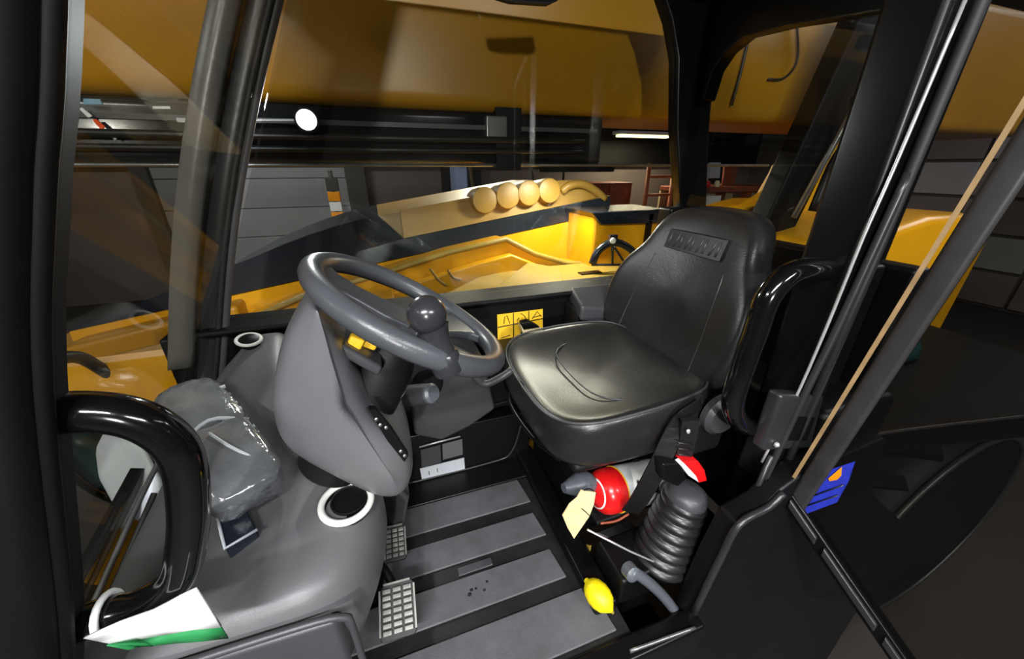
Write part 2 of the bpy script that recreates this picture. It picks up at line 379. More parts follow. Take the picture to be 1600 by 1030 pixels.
# workbench with things on it
wb = thing('workbench', (5.9, 5.4, GZ), 'reddish wooden workbench in warm light behind the rear window', 'workbench')
box('top', (4.9, 5.1, .60), (7.4, 5.9, .68), 'wood', wb, bevel=.01)
for x in (5.0, 6.15, 7.2):
    box('leg', (x, 5.15, GZ), (x + .12, 5.27, .60), 'wood', wb); box('leg', (x, 5.7, GZ), (x + .12, 5.82, .60), 'wood', wb)
box('upright', (6.15, 5.72, .68), (6.45, 5.85, 1.02), 'wood', wb)
box('back_panel', (4.9, 5.86, GZ + .1), (7.4, 5.9, .60), 'cream', wb)
fr = thing('picture_frame', (5.9, 5.7, .68), 'black framed dark picture propped on the workbench', 'picture')
sheet('frame', [(5.62, 5.70, .70), (6.08, 5.70, .70), (6.12, 5.80, 1.12), (5.70, 5.80, 1.12)], .03, 'panel', fr)
sheet('picture', [(5.72, 5.68, .80), (6.0, 5.68, .80), (6.03, 5.755, 1.06), (5.77, 5.755, 1.06)], .02, 'offwhite', fr)
for k, (x, h, c_) in enumerate(((5.02, .30, 'wood'), (5.12, .34, 'red'), (5.22, .26, 'wood'), (5.34, .36, 'offwhite'))):
    b_ = box('binder', (x, 5.35, .68), (x + .085, 5.6, .68 + h), c_, bevel=.006)
    tag(b_, ['brown binder at the left end of the workbench', 'red binder second from the left on the workbench', 'short brown binder third on the workbench', 'tall pale binder next to the black framed picture'][k], 'binder', 'binders on the workbench')
for k, x in enumerate((5.05, 5.3, 5.5)):
    o = lathe('jar', (x, 5.22, .68), (0, 0, 1), [(.04, 0), (.045, .02), (.045, .07), (.03, .09), (.03, .1)], ['white', 'red', 'cream'][k], None, 12)
    tag(o, ['small white jar on the workbench edge', 'small red jar on the workbench edge', 'small cream jar on the workbench edge'][k], 'jar', 'jars on the workbench edge')
pb = sheet('white_board', [(5.05, 5.05, -.05), (5.5, 5.05, -.05), (5.5, 5.1, .55), (5.1, 5.1, .55)], .02, 'white')
tag(pb, 'white framed board leaning under the workbench', 'board')

# ================================================================== MACHINE OUTSIDE THE CAB
tele = thing('telehandler', (.6, 1.2, GZ), 'yellow telehandler machine with boom and engine cover outside the cab', 'telehandler')
def rrect(y0, y1, z0, z1, r, n=4):
    out = []
    for cy, cz, a0 in ((y1 - r, z1 - r, 0), (y0 + r, z1 - r, 90), (y0 + r, z0 + r, 180), (y1 - r, z0 + r, 270)):
        for k in range(n + 1):
            a = math.radians(a0 + 90 * k / n); out.append((cy + r * math.cos(a), cz + r * math.sin(a)))
    return out
ro = rrect(1.5, 1.98, 1.185, 1.80, .05)
bm_ = loft('telescopic_boom', [[(x, y, z) for y, z in ro] for x in (-3.2, 4.2)], 'boomyellow', tele, smooth=True)
ri = rrect(1.53, 1.95, 1.0, 1.19, .03)
loft('under_section', [[(x, y, z) for y, z in ri] for x in (-3.4, .93)], 'darksteel', bm_, smooth=True)
box('wear_rail', (-3.3, 1.515, 1.125), (.9, 1.535, 1.14), 'greyseal', bm_)
tube('hose', [(-3.2, 1.50, 1.09), (-1, 1.495, 1.085), (.6, 1.495, 1.092), (.9, 1.56, 1.10)], .012, 'rubber', bm_)
tube('hose', [(-3.2, 1.505, 1.06), (-1, 1.5, 1.05), (.6, 1.5, 1.055), (.9, 1.56, 1.06)], .010, 'rubber', bm_)
tube('bottom_pipe', [(-3.3, 1.51, 1.004), (1.9, 1.51, 1.004)], .006, 'steel', bm_, smooth=0, seg=8)
box('bracket', (.42, 1.49, 1.09), (.5, 1.53, 1.17), 'steel', bm_, bevel=.004)
box('cross_stay', (.46, 1.5, .985), (.56, 1.9, 1.2), 'panel', bm_)
bl_c = at(480, 188, Y=1.50)  # added lamp stands in for a bright spot below the boom
bl_h = lathe('bright_spot_lamp', bl_c, (.05, -1, -.05), [(.02, -.02), (.034, .0), (.036, .03), (.03, .03)], 'panel', tele, 24)
lathe('lens', bl_c, (.05, -1, -.05), [(.029, .02), (.029, .031), (.02, .036), (0, .037)], 'tube', bl_h, 24)
l_ = bpy.data.lights.new('bright_spot_beam', 'AREA'); l_.shape = 'DISK'; l_.size = .05; l_.energy = 5; l_.color = (.95, .98, 1)
lo_ = bpy.data.objects.new('bright_spot_beam', l_); COL.objects.link(lo_); lo_.parent = tele
lo_.location = bl_c + Vector((0, -.045, 0)) - Vector(tele.location); lo_.rotation_euler = Vector((.05, -1, -.25)).to_track_quat('-Z', 'Y').to_euler()
for nm_, mm_, q_ in (('reflection', 'orange_red', ((144, 187), (150, 186), (164, 198), (158, 203))), ('plate', 'offwhite', ((163, 207), (172, 201), (187, 210), (180, 219))),  # small flat patches paint windscreen reflections and tube glints on the boom
                      ('plate', 'paleblue', ((130, 154), (156, 155), (160, 163), (131, 163))), ('plate', 'white', ((238, 166), (265, 166), (266, 170), (239, 170))),
                      ('plate', 'white', ((123, 170), (128, 168), (144, 181), (138, 184))), ('plate', 'white', ((390, 186), (470, 186), (470, 189), (390, 189))), ('plate', 'offwhite', ((275, 184), (316, 186), (316, 192), (277, 191)))):
    sheet(nm_, [at(x, y, Y=1.492) for x, y in q_], .004, mm_, bm_)
# added lamp hidden under the boom, puts a highlight on the seat
ul = box('seat_glow_lamp', (.68, 1.545, .990), (.98, 1.70, 1.004), 'panel', tele)
box('lens', (.74, 1.57, .9875), (.92, 1.68, .9905), 'warmtube', ul)
box('front_lip', (.66, 1.515, .978), (1.0, 1.546, 1.004), 'deep', ul)  # lip keeps the added lamp's lens out of view
l_ = bpy.data.lights.new('seat_glow_beam', 'AREA'); l_.shape = 'RECTANGLE'; l_.size = .15; l_.size_y = .09; l_.energy = 10; l_.color = (1, .95, .8)
lo_ = bpy.data.objects.new('seat_glow_beam', l_); COL.objects.link(lo_); lo_.parent = tele
lo_.location = Vector((.83, 1.625, .984)) - Vector(tele.location)
# seams and cable on the boom behind the rear window
tube('cable', [at(1172, 50, Y=1.49), at(1158, 110, Y=1.49), at(1143, 165, Y=1.49)], .006, 'rubber', bm_, seg=6)
tube('cable', [at(1246, 40, Y=1.49), at(1246, 95, Y=1.49), at(1225, 122, Y=1.49), at(1200, 124, Y=1.49)], .005, 'rubber', bm_, seg=6)

# engine cover on the far side
hd = box('engine_cover', (-1.2, 1.96, -.3), (1.2, 2.65, .25), 'yellow', tele)
def low(x): return .575 + .150 * x
X0, X1 = -1.25, 1.25
def ztop(x):
    b = low(x) + .215
    if x > .95: b -= .16 * ((x - .95) / .3) ** 2
    if x < .037: b -= .11 * ((.037 - x) / .7) ** 2
    return b
xs = [X0 + (X1 - X0) * k / 24 for k in range(25)]
# body behind the skin
for nm_, xx_, mm_ in (('front_body', [x for x in xs if x < .05], 'navy'), ('body', [x for x in xs if x > -.05], 'tan')):
    loft(nm_, [[(x, 1.93, .0), (x, 1.93, low(x) + .02), (x, 1.96, ztop(x) - .01), (x, 2.7, ztop(x) - .02), (x, 2.7, .0)] for x in xx_], mm_, hd, smooth=False)
prism('stripe', [(x, 1.895, low(x)) for x in xs] + [(x, 1.905, low(x) + (.085 if x > .03 else ztop(x) - low(x))) for x in reversed(xs)], (0, .05, 0), 'navy', hd)
xr = [x for x in xs if x > .03]
prism('upper_skin', [(x, 1.91, low(x) + .087) for x in xr] + [(x, 1.935, ztop(x)) for x in reversed(xr)], (0, .05, 0), 'tan', hd)
xl = [x for x in xs]
prism('side_skin', [(x, 1.88, .30) for x in (xs[0], xs[-1])] + [(x, 1.89, low(x) - .004) for x in reversed(xs)], (0, .05, 0), 'yellow', hd)
# lobes along the top
for k, (px, py, r) in enumerate(((757, 313, .066), (793, 306, .066), (826, 302, .064), (858, 298, .064))):
    c = at(px, py, Y=1.89)
    lathe('lobe', c, (.02, -1, .1), [(r, -.12), (r, .0), (r * .93, .010), (r * .6, .014), (0.01, .015)], 'tan', hd, 20)
tube('handle', [at(878, 300, Y=1.93), at(890, 290, Y=1.92), at(910, 288, Y=1.92), at(930, 298, Y=1.92), at(945, 312, Y=1.92)], .022, 'tan', hd)
# stepped lower panel
st = [at(345, 520, Y=1.72), at(480, 462, Y=1.72), at(600, 428, Y=1.72), at(700, 396, Y=1.72), at(790, 375, Y=1.72), at(835, 398, Y=1.72), at(885, 412, Y=1.72), at(960, 415, Y=1.72), at(960, 500, Y=1.72), at(345, 620, Y=1.72)]
prism('lower_panel', st, (0, .16, 0), 'yellow', hd, bevel=.012)
tube('panel_ridge', [p + Vector((0, -.004, .004)) for p in st[:8]], .013, 'olive', hd, smooth=0, seg=8)
stp = [at(560, 485, Y=1.66), at(640, 445, Y=1.66), at(745, 412, Y=1.66), at(800, 398, Y=1.66), at(850, 418, Y=1.66), at(760, 440, Y=1.66), at(700, 480, Y=1.66)]
prism('recess_panel', stp, (0, .05, 0), 'yellow', hd, bevel=.01)
tube('rib', [at(672, 420, Y=1.655), at(685, 437, Y=1.655), at(698, 446, Y=1.655)], .007, 'tan', hd, seg=8)
tube('rib', [at(700, 422, Y=1.655), at(708, 433, Y=1.655), at(720, 437, Y=1.655)], .007, 'tan', hd, seg=8)
# lower nose seen through the windscreen
prism('nose_panel', [(-1.9, 1.78, -.1), (-.62, 1.78, -.1), (-.62, 1.78, .46), (-1.2, 1.78, .36), (-1.9, 1.78, .12)], (0, .5, 0), 'boomyellow', hd, bevel=.02)  # darker yellow than the cover paints the nose as dimly lit
tube('nose_seam', [(-.62, 1.772, .37), (-1.2, 1.772, .27), (-1.85, 1.772, .05)], .008, 'olive', hd, seg=8)
# rear block
box('end_block', (.985, 1.62, .30), (1.50, 1.9, .785), 'yellow', hd, bevel=.02)
prism('end_cap', [at(925, 332, Y=1.6), at(1045, 327, Y=1.6), at(1050, 348, Y=1.6), at(940, 352, Y=1.6)], (0, .3, 0), 'navy', hd, bevel=.006)
lathe('port_hole', at(913, 347, Y=1.882), (0, -1, 0), [(.012, 0), (.012, .006)], 'ink', hd, 12)
box('edge_post', (1.29, 1.6, .30), (1.315, 1.64, .78), 'panel', hd)

sh = prism('chassis_deck', [(.02, 1.23, .535), (1.45, 1.23, .535), (1.45, 1.70, .535), (.62, 1.70, .535), (.40, 1.62, .535)], (0, 0, -.05), 'olive', tele, bevel=.01)
box('skirt', (-.9, 1.25, GZ + .45), (1.45, 1.3, .49), 'yellow', sh)
prism('front_plate', [(-1.6, 1.24, .20), (.02, 1.24, .45), (.02, 1.70, .50), (-1.6, 1.70, .25)], (0, 0, -.04), 'boomyellow', sh, bevel=.01)
prism('fold', [(.28, 1.24, .54), (.66, 1.24, .54), (.82, 1.62, .54), (.66, 1.66, .575)], (0, 0, -.03), 'olive', sh, bevel=.008)
box('slot', (.86, 1.48, .536), (.97, 1.52, .541), 'panel', sh)
box('white_pad', (.93, 1.25, .536), (1.08, 1.32, .56), 'white', sh, bevel=.004)
arch = [at(925, 413, Y=1.5), at(935, 392, Y=1.5), at(957, 379, Y=1.5), at(980, 386, Y=1.5), at(1005, 408, Y=1.5)]
hs = tube('hose_guard', arch, .018, 'navy', tele)
tube('spoke', [at(957, 380, Y=1.5), at(957, 415, Y=1.5)], .006, 'navy', hs, smooth=0, seg=8)
tube('spoke', [at(957, 382, Y=1.5), at(978, 414, Y=1.5)], .006, 'navy', hs, smooth=0, seg=8)
tube('foot_bar', [at(925, 414, Y=1.5), at(1005, 414, Y=1.5)], .006, 'navy', hs, smooth=0, seg=8)
box('clip', at(953, 378, Y=1.49), at(962, 366, Y=1.51), 'navy', hs)
lathe('cap', at(957, 376, Y=1.478), (0, -1, 0), [(.014, 0), (.014, .008), (.006, .014)], 'white', hs, 12)

rt = prism('counterweight', [(1.75, .98, .15), (2.85, .98, .05), (2.88, .98, .72), (2.6, .98, .80), (2.3, .98, .80), (1.75, .98, .70)], (0, 1.1, 0), 'yellow', tele, bevel=.04)
prism('tower_cheek', [(1.85, 1.55, .5), (2.6, 1.55, .6), (2.75, 1.55, 1.25), (2.2, 1.55, 1.25), (2.05, 1.55, .95)], (0, .08, 0), 'yellow', rt, bevel=.015)
prism('strut', [(1.70, 1.3, .70), (1.92, 1.3, .70), (2.19, 1.3, 1.62), (1.96, 1.3, 1.62)], (0, .10, 0), 'deep', rt, bevel=.012)
prism('tail_plate', [at(1130, 330, Y=1.45), at(1180, 322, Y=1.45), at(1215, 300, Y=1.45), at(1235, 255, Y=1.45), at(1300, 300, Y=1.45), at(1290, 420, Y=1.45), at(1120, 420, Y=1.45)], (0, .1, 0), 'yellow', rt, bevel=.012)
tube('ram_rod', [at(1395, 60, Y=1.2), at(1350, 140, Y=1.2), at(1240, 340, Y=1.2)], .012, 'steel', rt, smooth=0)
tube('ram_hose', [at(1340, 150, Y=1.22), at(1325, 215, Y=1.22), at(1300, 260, Y=1.22), at(1270, 330, Y=1.22)], .02, 'rubber', rt)

# rear wheel and mudguard seen through the door glass
wc = (2.04, .45, GZ + .53)
rw = lathe('rear_tyre', wc, (0, 1, 0), [(.36, .0), (.42, -.02), (.48, -.01), (.515, .02), (.53, .08), (.53, .34), (.50, .40), (.36, .42)], 'deep', tele, 48)
lathe('rim', wc, (0, 1, 0), [(.10, .05), (.12, .03), (.30, .09), (.345, .02), (.365, .015), (.36, .03)], 'panel', rw, 40)
ringtorus('bead_highlight', (2.04, .44, GZ + .53), (0, 1, 0), .49, .010, 'doorframe', rw, 48)  # greyer bead ring paints a highlight arc on the dark tyre
for k in range(20):
    a = 2 * math.pi * k / 20; e = Vector((math.cos(a), 0, math.sin(a))); tdir = Vector((-math.sin(a), 0, math.cos(a)))
    frame_box('lug', Vector(wc) + e * .535 + Vector((0, .12, 0)), e, (tdir + Vector((0, 1.2, 0))), e.cross(tdir + Vector((0, 1.2, 0))), .05, .26, .045, 'deep', rw)
mg = prism('rear_mudguard', [(.98, .45, .345), (1.25, .41, .36), (2.4, .25, .30), (2.45, .9, .30), (1.14, .9, .345), (1.14, .45, .345)], (0, 0, -.025), 'deep', tele, bevel=.008)
prism('flare', [(.98, .44, .345), (1.25, .40, .36), (2.4, .24, .30), (2.4, .24, .20), (1.25, .40, .29), (.98, .44, .22)], (0, .02, 0), 'black', mg, bevel=.006)
tube('edge_trim', [(.99, .438, .35), (1.25, .398, .365), (2.4, .238, .305)], .005, 'doorframe', mg, seg=8)
prism('support', [(1.0, .47, .32), (1.12, .47, .32), (1.3, .47, -.5), (1.1, .47, -.5)], (0, .06, 0), 'panel', mg)
rag = loft('rag', [[(1.82 + .09 * math.cos(a) * s, .72 + .07 * math.sin(a) * s, .335 + z + .012 * math.sin(3 * a)) for a in [2 * math.pi * k / 14 for k in range(14)]] for s, z in ((1, 0), (.85, .05), (.5, .09), (.15, .1))], 'teal')
tag(rag, 'crumpled teal rag on the rear mudguard', 'rag')

# front things seen through the windscreen
mp = [(-.66, .96, .40), (-.70, .93, .335), (-.68, .90, .27), (-.63, .87, .21), (-.58, .86, .17), (-.57, .90, .30), (-.59, .93, .41)]
fm = prism('mirror_housing', [Vector(p) for p in mp], (-.05, .10, .02), 'offwhite', tele, bevel=.015)
tube('stalk', [(-.64, .98, .30), (-.72, 1.1, .2), (-.8, 1.2, .05)], .014, 'panel', fm)
lm = loft('front_lamp', [[at(px, py, X=-x) for px, py in ((85, 690), (130, 665), (185, 690), (225, 745), (200, 785), (150, 770), (105, 735))] for x in (.86, .95)], 'teal', tele)
tube('rim', [at(px, py, X=-.855) for px, py in ((85, 690), (130, 665), (185, 690), (225, 745), (200, 785), (150, 770), (105, 735))], .008, 'panel', lm, closed=True, seg=8)
tube('bracket', [at(130, 680, X=-.95), at(120, 640, X=-1.1), at(80, 600, X=-1.2)], .015, 'panel', lm)
hz = tube('front_hose', [at(70, 565, X=-.80), at(120, 558, X=-.80), at(155, 575, X=-.80), at(190, 600, X=-.80), at(230, 640, X=-.80), at(250, 700, X=-.80)], .016, 'rubber', tele)

# ================================================================== CAB SHELL (setting)
def wsx(z): return -.515 + .43 * (z - .5)          # windscreen plane
# floor pan of the cab
fl = thing('floor_pan', (.1, .7, -.06), 'black rubber cab floor with grey mat strips', kind='structure')
box('pan', (-.62, .37, -.06), (.43, 1.03, 0), 'floor', fl)
YS = [(.805, .905), (.68, .764), (.55, .637), (.40, .512)]
for y0, y1 in YS:
    x1 = .345 if y0 > .5 else .40
    vs = [(-.30, y0, 0), (x1, y0, 0), (x1 - .01, y1, 0), (-.30, y1, 0)]
    prism('mat_strip', [Vector(v) for v in vs], (0, 0, .007), 'mat', fl, bevel=.003)
box('rim', (-.62, .905, 0), (.43, 1.03, .012), 'panel', fl, bevel=.004)
box('side_rail', (.365, .44, 0), (.43, 1.03, .035), 'black', fl, bevel=.01)
box('mud_patch', (.075, .645, .0005), (.17, .668, .006), 'dashdark', fl, bevel=.002)
for k in range(5):
    x, y = .095 + .012 * k + random.uniform(-.01, .01), .598 + random.uniform(-.012, .012)
    lathe('oil_drip', (x, y, .0065), (0, 0, 1), [(.004 + random.random() * .005, 0), (.003, .0012)], 'ink', fl, 8)
wf = thing('sill', (.2, .36, -.1), 'black door sill with a bright worn edge', kind='structure')
box('sill_plate', (-.62, .335, -.10), (.60, .385, .012), 'black', wf, bevel=.008)
tube('worn_edge', [(.40, .352, .014), (.50, .345, .015), (.57, .34, .016)], .004, 'steel', wf, seg=6)
# far floor riser and side wall
wr = thing('wall_cab_far', (.2, 1.17, 0), 'black far side panel of the cab under the window', kind='structure')
box('panel', (-.60, 1.15, -.06), (1.10, 1.22, .575), 'panel', wr, bevel=.008)
box('riser', (-.12, 1.005, -.03), (.42, 1.03, .20), 'panel', wr, bevel=.01)
box('riser_top', (-.12, 1.005, .19), (.42, 1.15, .205), 'black', wr, bevel=.006)
tube('riser_bead', [(-.10, 1.0, .018), (.26, 1.0, .018), (.345, .995, .05), (.385, .99, .19)], .004, 'post', wr, seg=8)
prism('sill_top', [(-.50, 1.12, .575), (1.05, 1.12, .575), (1.05, 1.23, .585), (-.50, 1.23, .585)], (0, 0, .018), 'deep', wr, bevel=.007)
box('upper_cover', (.60, 1.05, .30), (1.04, 1.15, .555), 'blackmatt', wr, bevel=.02)
prism('corner_cover', [(.60, 1.02, .575), (.62, 1.15, .60), (.98, 1.15, .60), (.98, 1.02, .50)], (0, 0, -.06), 'dashdark', wr, bevel=.012)
# rear wall and front lower wall
wre = thing('wall_cab_rear', (1.1, .8, 0), 'black rear panel behind the seat', kind='structure')
box('panel', (1.06, .44, -.06), (1.12, 1.22, .80), 'panel', wre, bevel=.01)
box('shelf', (.90, .46, .0), (1.06, 1.15, .46), 'panel', wre, bevel=.02)
box('near_post', (1.05, .525, .0), (1.13, .66, 1.50), 'black', wre, bevel=.02)
box('lower_corner', (.87, .40, .0), (1.13, .525, .50), 'panel', wre, bevel=.02)
prism('top_corner', [(1.07, .66, 1.30), (1.07, .90, 1.335), (1.07, 1.03, 1.345), (1.07, 1.09, 1.32), (1.07, 1.125, 1.28), (1.07, 1.14, 1.20), (1.07, 1.20, 1.20), (1.07, 1.20, 1.5), (1.07, .66, 1.5)], (.05, 0, 0), 'black', wre, bevel=.004)
wfr = thing('wall_cab_front', (-.6, .8, 0), 'black front panel under the windscreen', kind='structure')
prism('panel', [(wsx(.02) - .02, .45, .02), (wsx(.12) - .02, .45, .12), (wsx(.46) - .02, 1.15, .46), (wsx(.02) - .02, 1.15, .02)], (-.03, 0, 0), 'panel', wfr)
roof = thing('ceiling_cab', (.4, .8, 1.5), 'black cab roof', kind='structure')
box('roof_panel', (-.30, .36, 1.50), (1.20, 1.26, 1.56), 'panel', roof, bevel=.02)
box('far_header', (-.12, 1.12, 1.46), (1.08, 1.2, 1.52), 'black', roof, bevel=.01)
# posts
def post(name, pts, w1, w2, m, label):
    """curved post: points, width along X (w1) and along Y (w2)"""
    P = spline(pts, 6); rings = []
    for p in P:
        rings.append([p + Vector((dx * w1 / 2, dy * w2 / 2, 0)) for dx, dy in ((-1, -.7), (-.8, -1), (.8, -1), (1, -.7), (1, .7), (.8, 1), (-.8, 1), (-1, .7))])
    t = thing(name, P[0], label, kind='structure')
    loft('post', rings, m, t); return t
Ya = 1.17
cA = [at(372 - 18, 640, Y=Ya), at(330, 560, Y=Ya), at(338, 430, Y=Ya), at(352, 300, Y=Ya), at(378, 150, Y=Ya), at(412, 0, Y=Ya), at(440, -110, Y=Ya)]
cA[0] = at(322, 640, Y=Ya)
tA = post('trim_1', cA, .052, .05, 'post', 'dark grey curved front post at the far side of the windscreen')
def off(pts, dx, dy): return [p + Vector((dx, dy, 0)) for p in pts]
tube('rubber_seal', off(cA, .034, -.02), .010, 'greyseal', tA, seg=8)
tube('rubber_seal', off(cA, .022, -.03), .007, 'seal', tA, seg=8)
loft('inner_face', [[p + Vector((-.030, -.03, 0)), p + Vector((-.034, -.045, 0)), p + Vector((-.085, -.045, 0)), p + Vector((-.095, -.02, 0)), p + Vector((-.09, .0, 0)), p + Vector((-.03, .0, 0))] for p in spline(cA[1:], 6)], 'inner', tA)
cN = [(-.62, .40, -.06), (-.50, .40, .25), (-.40, .40, .50), (-.296, .40, .824), (-.235, .40, .98), (-.184, .40, 1.10), (-.03, .40, 1.5)]
cN = [Vector(p) + Vector((-.07, 0, 0)) for p in cN]
tN = post('trim_2', cN, .14, .07, 'deep', 'wide black front door post at the left edge')
tube('rubber_seal', off(cN, .071, -.01), .008, 'deep', tN, seg=8)
tube('rubber_seal', off(cN, -.012, -.037), .009, 'post', tN, seg=8)
t3 = thing('trim_3', (1.05, 1.17, .57), 'black rear corner post behind the seat', kind='structure')
prism('post', [at(1066, 345, Y=1.17), at(1058, 200, Y=1.17), at(1060, 90, Y=1.17), at(1050, 30, Y=1.17), at(1035, -15, Y=1.17), at(1130, -15, Y=1.17), at(1118, 100, Y=1.17), at(1108, 220, Y=1.17), at(1104, 345, Y=1.17)], (0, .05, 0), 'black', t3, bevel=.008)
box('foot', (1.02, 1.15, .56), (1.12, 1.22, .86), 'black', t3, bevel=.01)
t4 = thing('trim_4', (.8, .43, 0), 'broad black door post carrying the hinges', kind='structure')
box('post', (.775, .41, .30), (.86, .50, 1.5), 'black', t4, bevel=.012)
box('inner_face', (.81, .49, .0), (1.06, .52, .80), 'panel', t4, bevel=.01)
tube('bright_edge', [at(1190, 722, Y=.405), at(1240, 628, Y=.405), at(1290, 515, Y=.405), at(1347, 375, Y=.405), at(1400, 255, Y=.405), at(1510, -5, Y=.405)], .0028, 'bright', t4, seg=8)
tube('grey_rod', [at(1185, 770, Y=.40), at(1255, 620, Y=.40), at(1300, 530, Y=.40), at(1360, 400, Y=.40), at(1420, 270, Y=.40)], .007, 'post', t4, seg=10)
tube('door_seal', [(.80, .405, .36), (.815, .40, .9), (.83, .40, 1.45)], .009, 'seal', t4, seg=8)
# outer side panel below the door corner
t5 = thing('wall_cab_near', (.8, .37, GZ), 'glossy black outer side panel below the door corner', kind='structure')
prism('side_panel', [(.56, .36, -.8), (.575, .36, .03), (.60, .36, .20), (.625, .36, .315), (.70, .36, .335), (.735, .36, .37), (.79, .36, .40), (1.05, .36, .42), (1.12, .36, .22), (1.46, .36, -.05), (1.46, .36, -.90)], (0, .05, 0), 'panel', t5, bevel=.008)
tube('corner_edge', [(.577, .357, .04), (.605, .357, .22), (.627, .357, .315), (.70, .357, .335), (.735, .357, .365)], .008, 'post', t5, seg=8)
box('step_box', (-.6, .38, -.75), (.575, .6, -.10), 'panel', t5, bevel=.02)
# glazing
wn = thing('window_1', (-.5, .8, .4), 'raked windscreen of thin clear glass', kind='structure')
sheet('pane', [(wsx(.08), .43, .08), (wsx(.47), 1.14, .47), (wsx(1.5), 1.14, 1.5), (wsx(1.5), .43, 1.5)], .004, 'screenglass', wn)
tube('lower_seal', [(wsx(.10) + .012, .47, .10), (wsx(.22) + .012, .66, .215), (wsx(.335) + .012, .83, .335), (wsx(.40) + .012, .97, .40)], .0055, 'greyseal', wn, seg=8)
tube('lower_seal', [(wsx(.10) + .03, .47, .095), (wsx(.22) + .03, .67, .21), (wsx(.335) + .03, .84, .33)], .006, 'seal', wn, seg=8)
w2 = thing('window_2', (.3, 1.2, .6), 'large far side window of thin clear glass', kind='structure')
sheet('pane', [(wsx(.58) + .02, 1.19, .60), (1.06, 1.19, .60), (1.06, 1.19, 1.48), (wsx(1.48) + .02, 1.19, 1.48)], .004, 'glass', w2)
w3 = thing('window_3', (1.1, .9, .8), 'rear window behind the seat with rounded corner', kind='structure')
sheet('pane', [(1.095, .66, .79), (1.095, 1.16, .79), (1.095, 1.16, 1.34), (1.095, .66, 1.34)], .004, 'glass', w3)

w4 = thing('window_4', (.95, .45, .5), 'small rear quarter window by the door post', kind='structure')
sheet('pane', [(.865, .43, .50), (1.06, .535, .50), (1.06, .535, 1.5), (.865, .43, 1.5)], .004, 'glass', w4)
# open door hinged on the post
PH = math.radians(105); DH = Vector((.775, .365, 0)); DD = Vector((-math.cos(PH), -math.sin(PH), 0)); DN = Vector((math.sin(PH), -math.cos(PH), 0))
def dp(s, z, n=0): return DH + DD * s + DN * n + Vector((0, 0, z))
dr = thing('door_4', DH + Vector((0, 0, .36)), 'open glazed cab door with grey frame and tan edge strip', kind='structure')
def lean(z): return (z - .36) * .10
prism('hinge_stile', [dp(.0, .34), dp(.032, .31), dp(.036 + lean(1.5), 1.5), dp(.0 + lean(1.5), 1.5)], DN * .03, 'doorframe', dr, bevel=.008)
prism('edge_strip', [dp(-.008, .37, -.006), dp(-.002, .37, -.006), dp(-.002 + lean(1.5), 1.5, -.006), dp(-.008 + lean(1.5), 1.5, -.006)], DN * .006, 'tanedge', dr)
prism('bottom_rail', [dp(-.02, .315), dp(.36, .005), dp(.75, .0), dp(.75, .035), dp(.37, .04), dp(-.02, .36)], DN * .03, 'black', dr, bevel=.004)
for a, b in ((.005, .07), (.085, .20), (.215, .32)):
    prism('rail_pad', [dp(a, .315 - .82 * a, -.008), dp(b, .315 - .82 * b, -.008), dp(b, .335 - .82 * b, -.008), dp(a, .335 - .82 * a, -.008)], DN * .009, 'post', dr, bevel=.003)
sheet('pane', [dp(.03, .31, .012), dp(.365, .03, .012), dp(.72, .03, .012), dp(.72, 1.5, .012), dp(.13, 1.5, .012)], .004, 'doorglass', dr)
prism('front_stile', [dp(.72, .0), dp(.76, .0), dp(.76, 1.5), dp(.72, 1.5)], DN * .03, 'doorframe', dr, bevel=.006)
prism('top_rail', [dp(.03, 1.47), dp(.76, 1.47), dp(.76, 1.51), dp(.03, 1.51)], DN * .03, 'doorframe', dr, bevel=.006)
# hinge block
hgp_ = prism('hinge_plate', [at(1222, 618, Y=.40), at(1290, 620, Y=.40), at(1268, 702, Y=.40), at(1190, 706, Y=.40)], (0, .03, 0), 'post', dr, bevel=.008)
prism('hinge_recess', [at(1240, 652, Y=.397), at(1276, 652, Y=.397), at(1262, 690, Y=.397), at(1222, 690, Y=.397)], (0, .012, 0), 'panel', hgp_, bevel=.004)
lathe('hinge_pin', at(1212, 694, Y=.398), (0, -1, 0), [(.006, 0), (.006, .004), (.003, .007)], 'bright', hgp_, 12)
tube('hinge_strap', [at(1205, 712, Y=.40), at(1180, 768, Y=.40), at(1165, 800, Y=.40)], .006, 'post', dr, smooth=0, seg=8)
bs = thing('blue_sticker', dp(.04, .42), 'bright blue sticker with an orange mark near the door hinge corner', 'sticker')
def dq(px, py, n):   # point of the door glass plane
    r = (px - 800) / FPX; u = (515 - py) / FPX
    sa, ca, sp, cp = math.sin(YAW), math.cos(YAW), math.sin(PITCH), math.cos(PITCH)
    hf = cp + sp * u; d = Vector((sa * hf + ca * r, ca * hf - sa * r, -sp + cp * u))
    o = DH + DN * n
    return EYE + d * ((o - EYE).dot(DN) / d.dot(DN))
prism('sheet', [dq(px, py, .008) for px, py in ((1286, 738), (1336, 721), (1326, 752), (1308, 785), (1258, 804), (1248, 797))], DN * .003, 'blue', bs)
prism('mark', [dq(px, py, .0065) for px, py in ((1294, 748), (1315, 730), (1314, 744), (1308, 750), (1296, 752))], DN * .0016, 'orange', bs)
for a, b in (((1268, 776), (1318, 758)), ((1256, 792), (1310, 774))):
    tube('crease', [dq(a[0], a[1], .007), dq(b[0], b[1], .007)], .0014, 'navy', bs, smooth=0, seg=6)
ws = prism('warning_card', [dq(px, py, .009) for px, py in ((1238, 778), (1262, 770), (1250, 796), (1243, 798))], DN * .002, 'paper')
tag(ws, 'small cream card tucked beside the blue sticker', 'card')

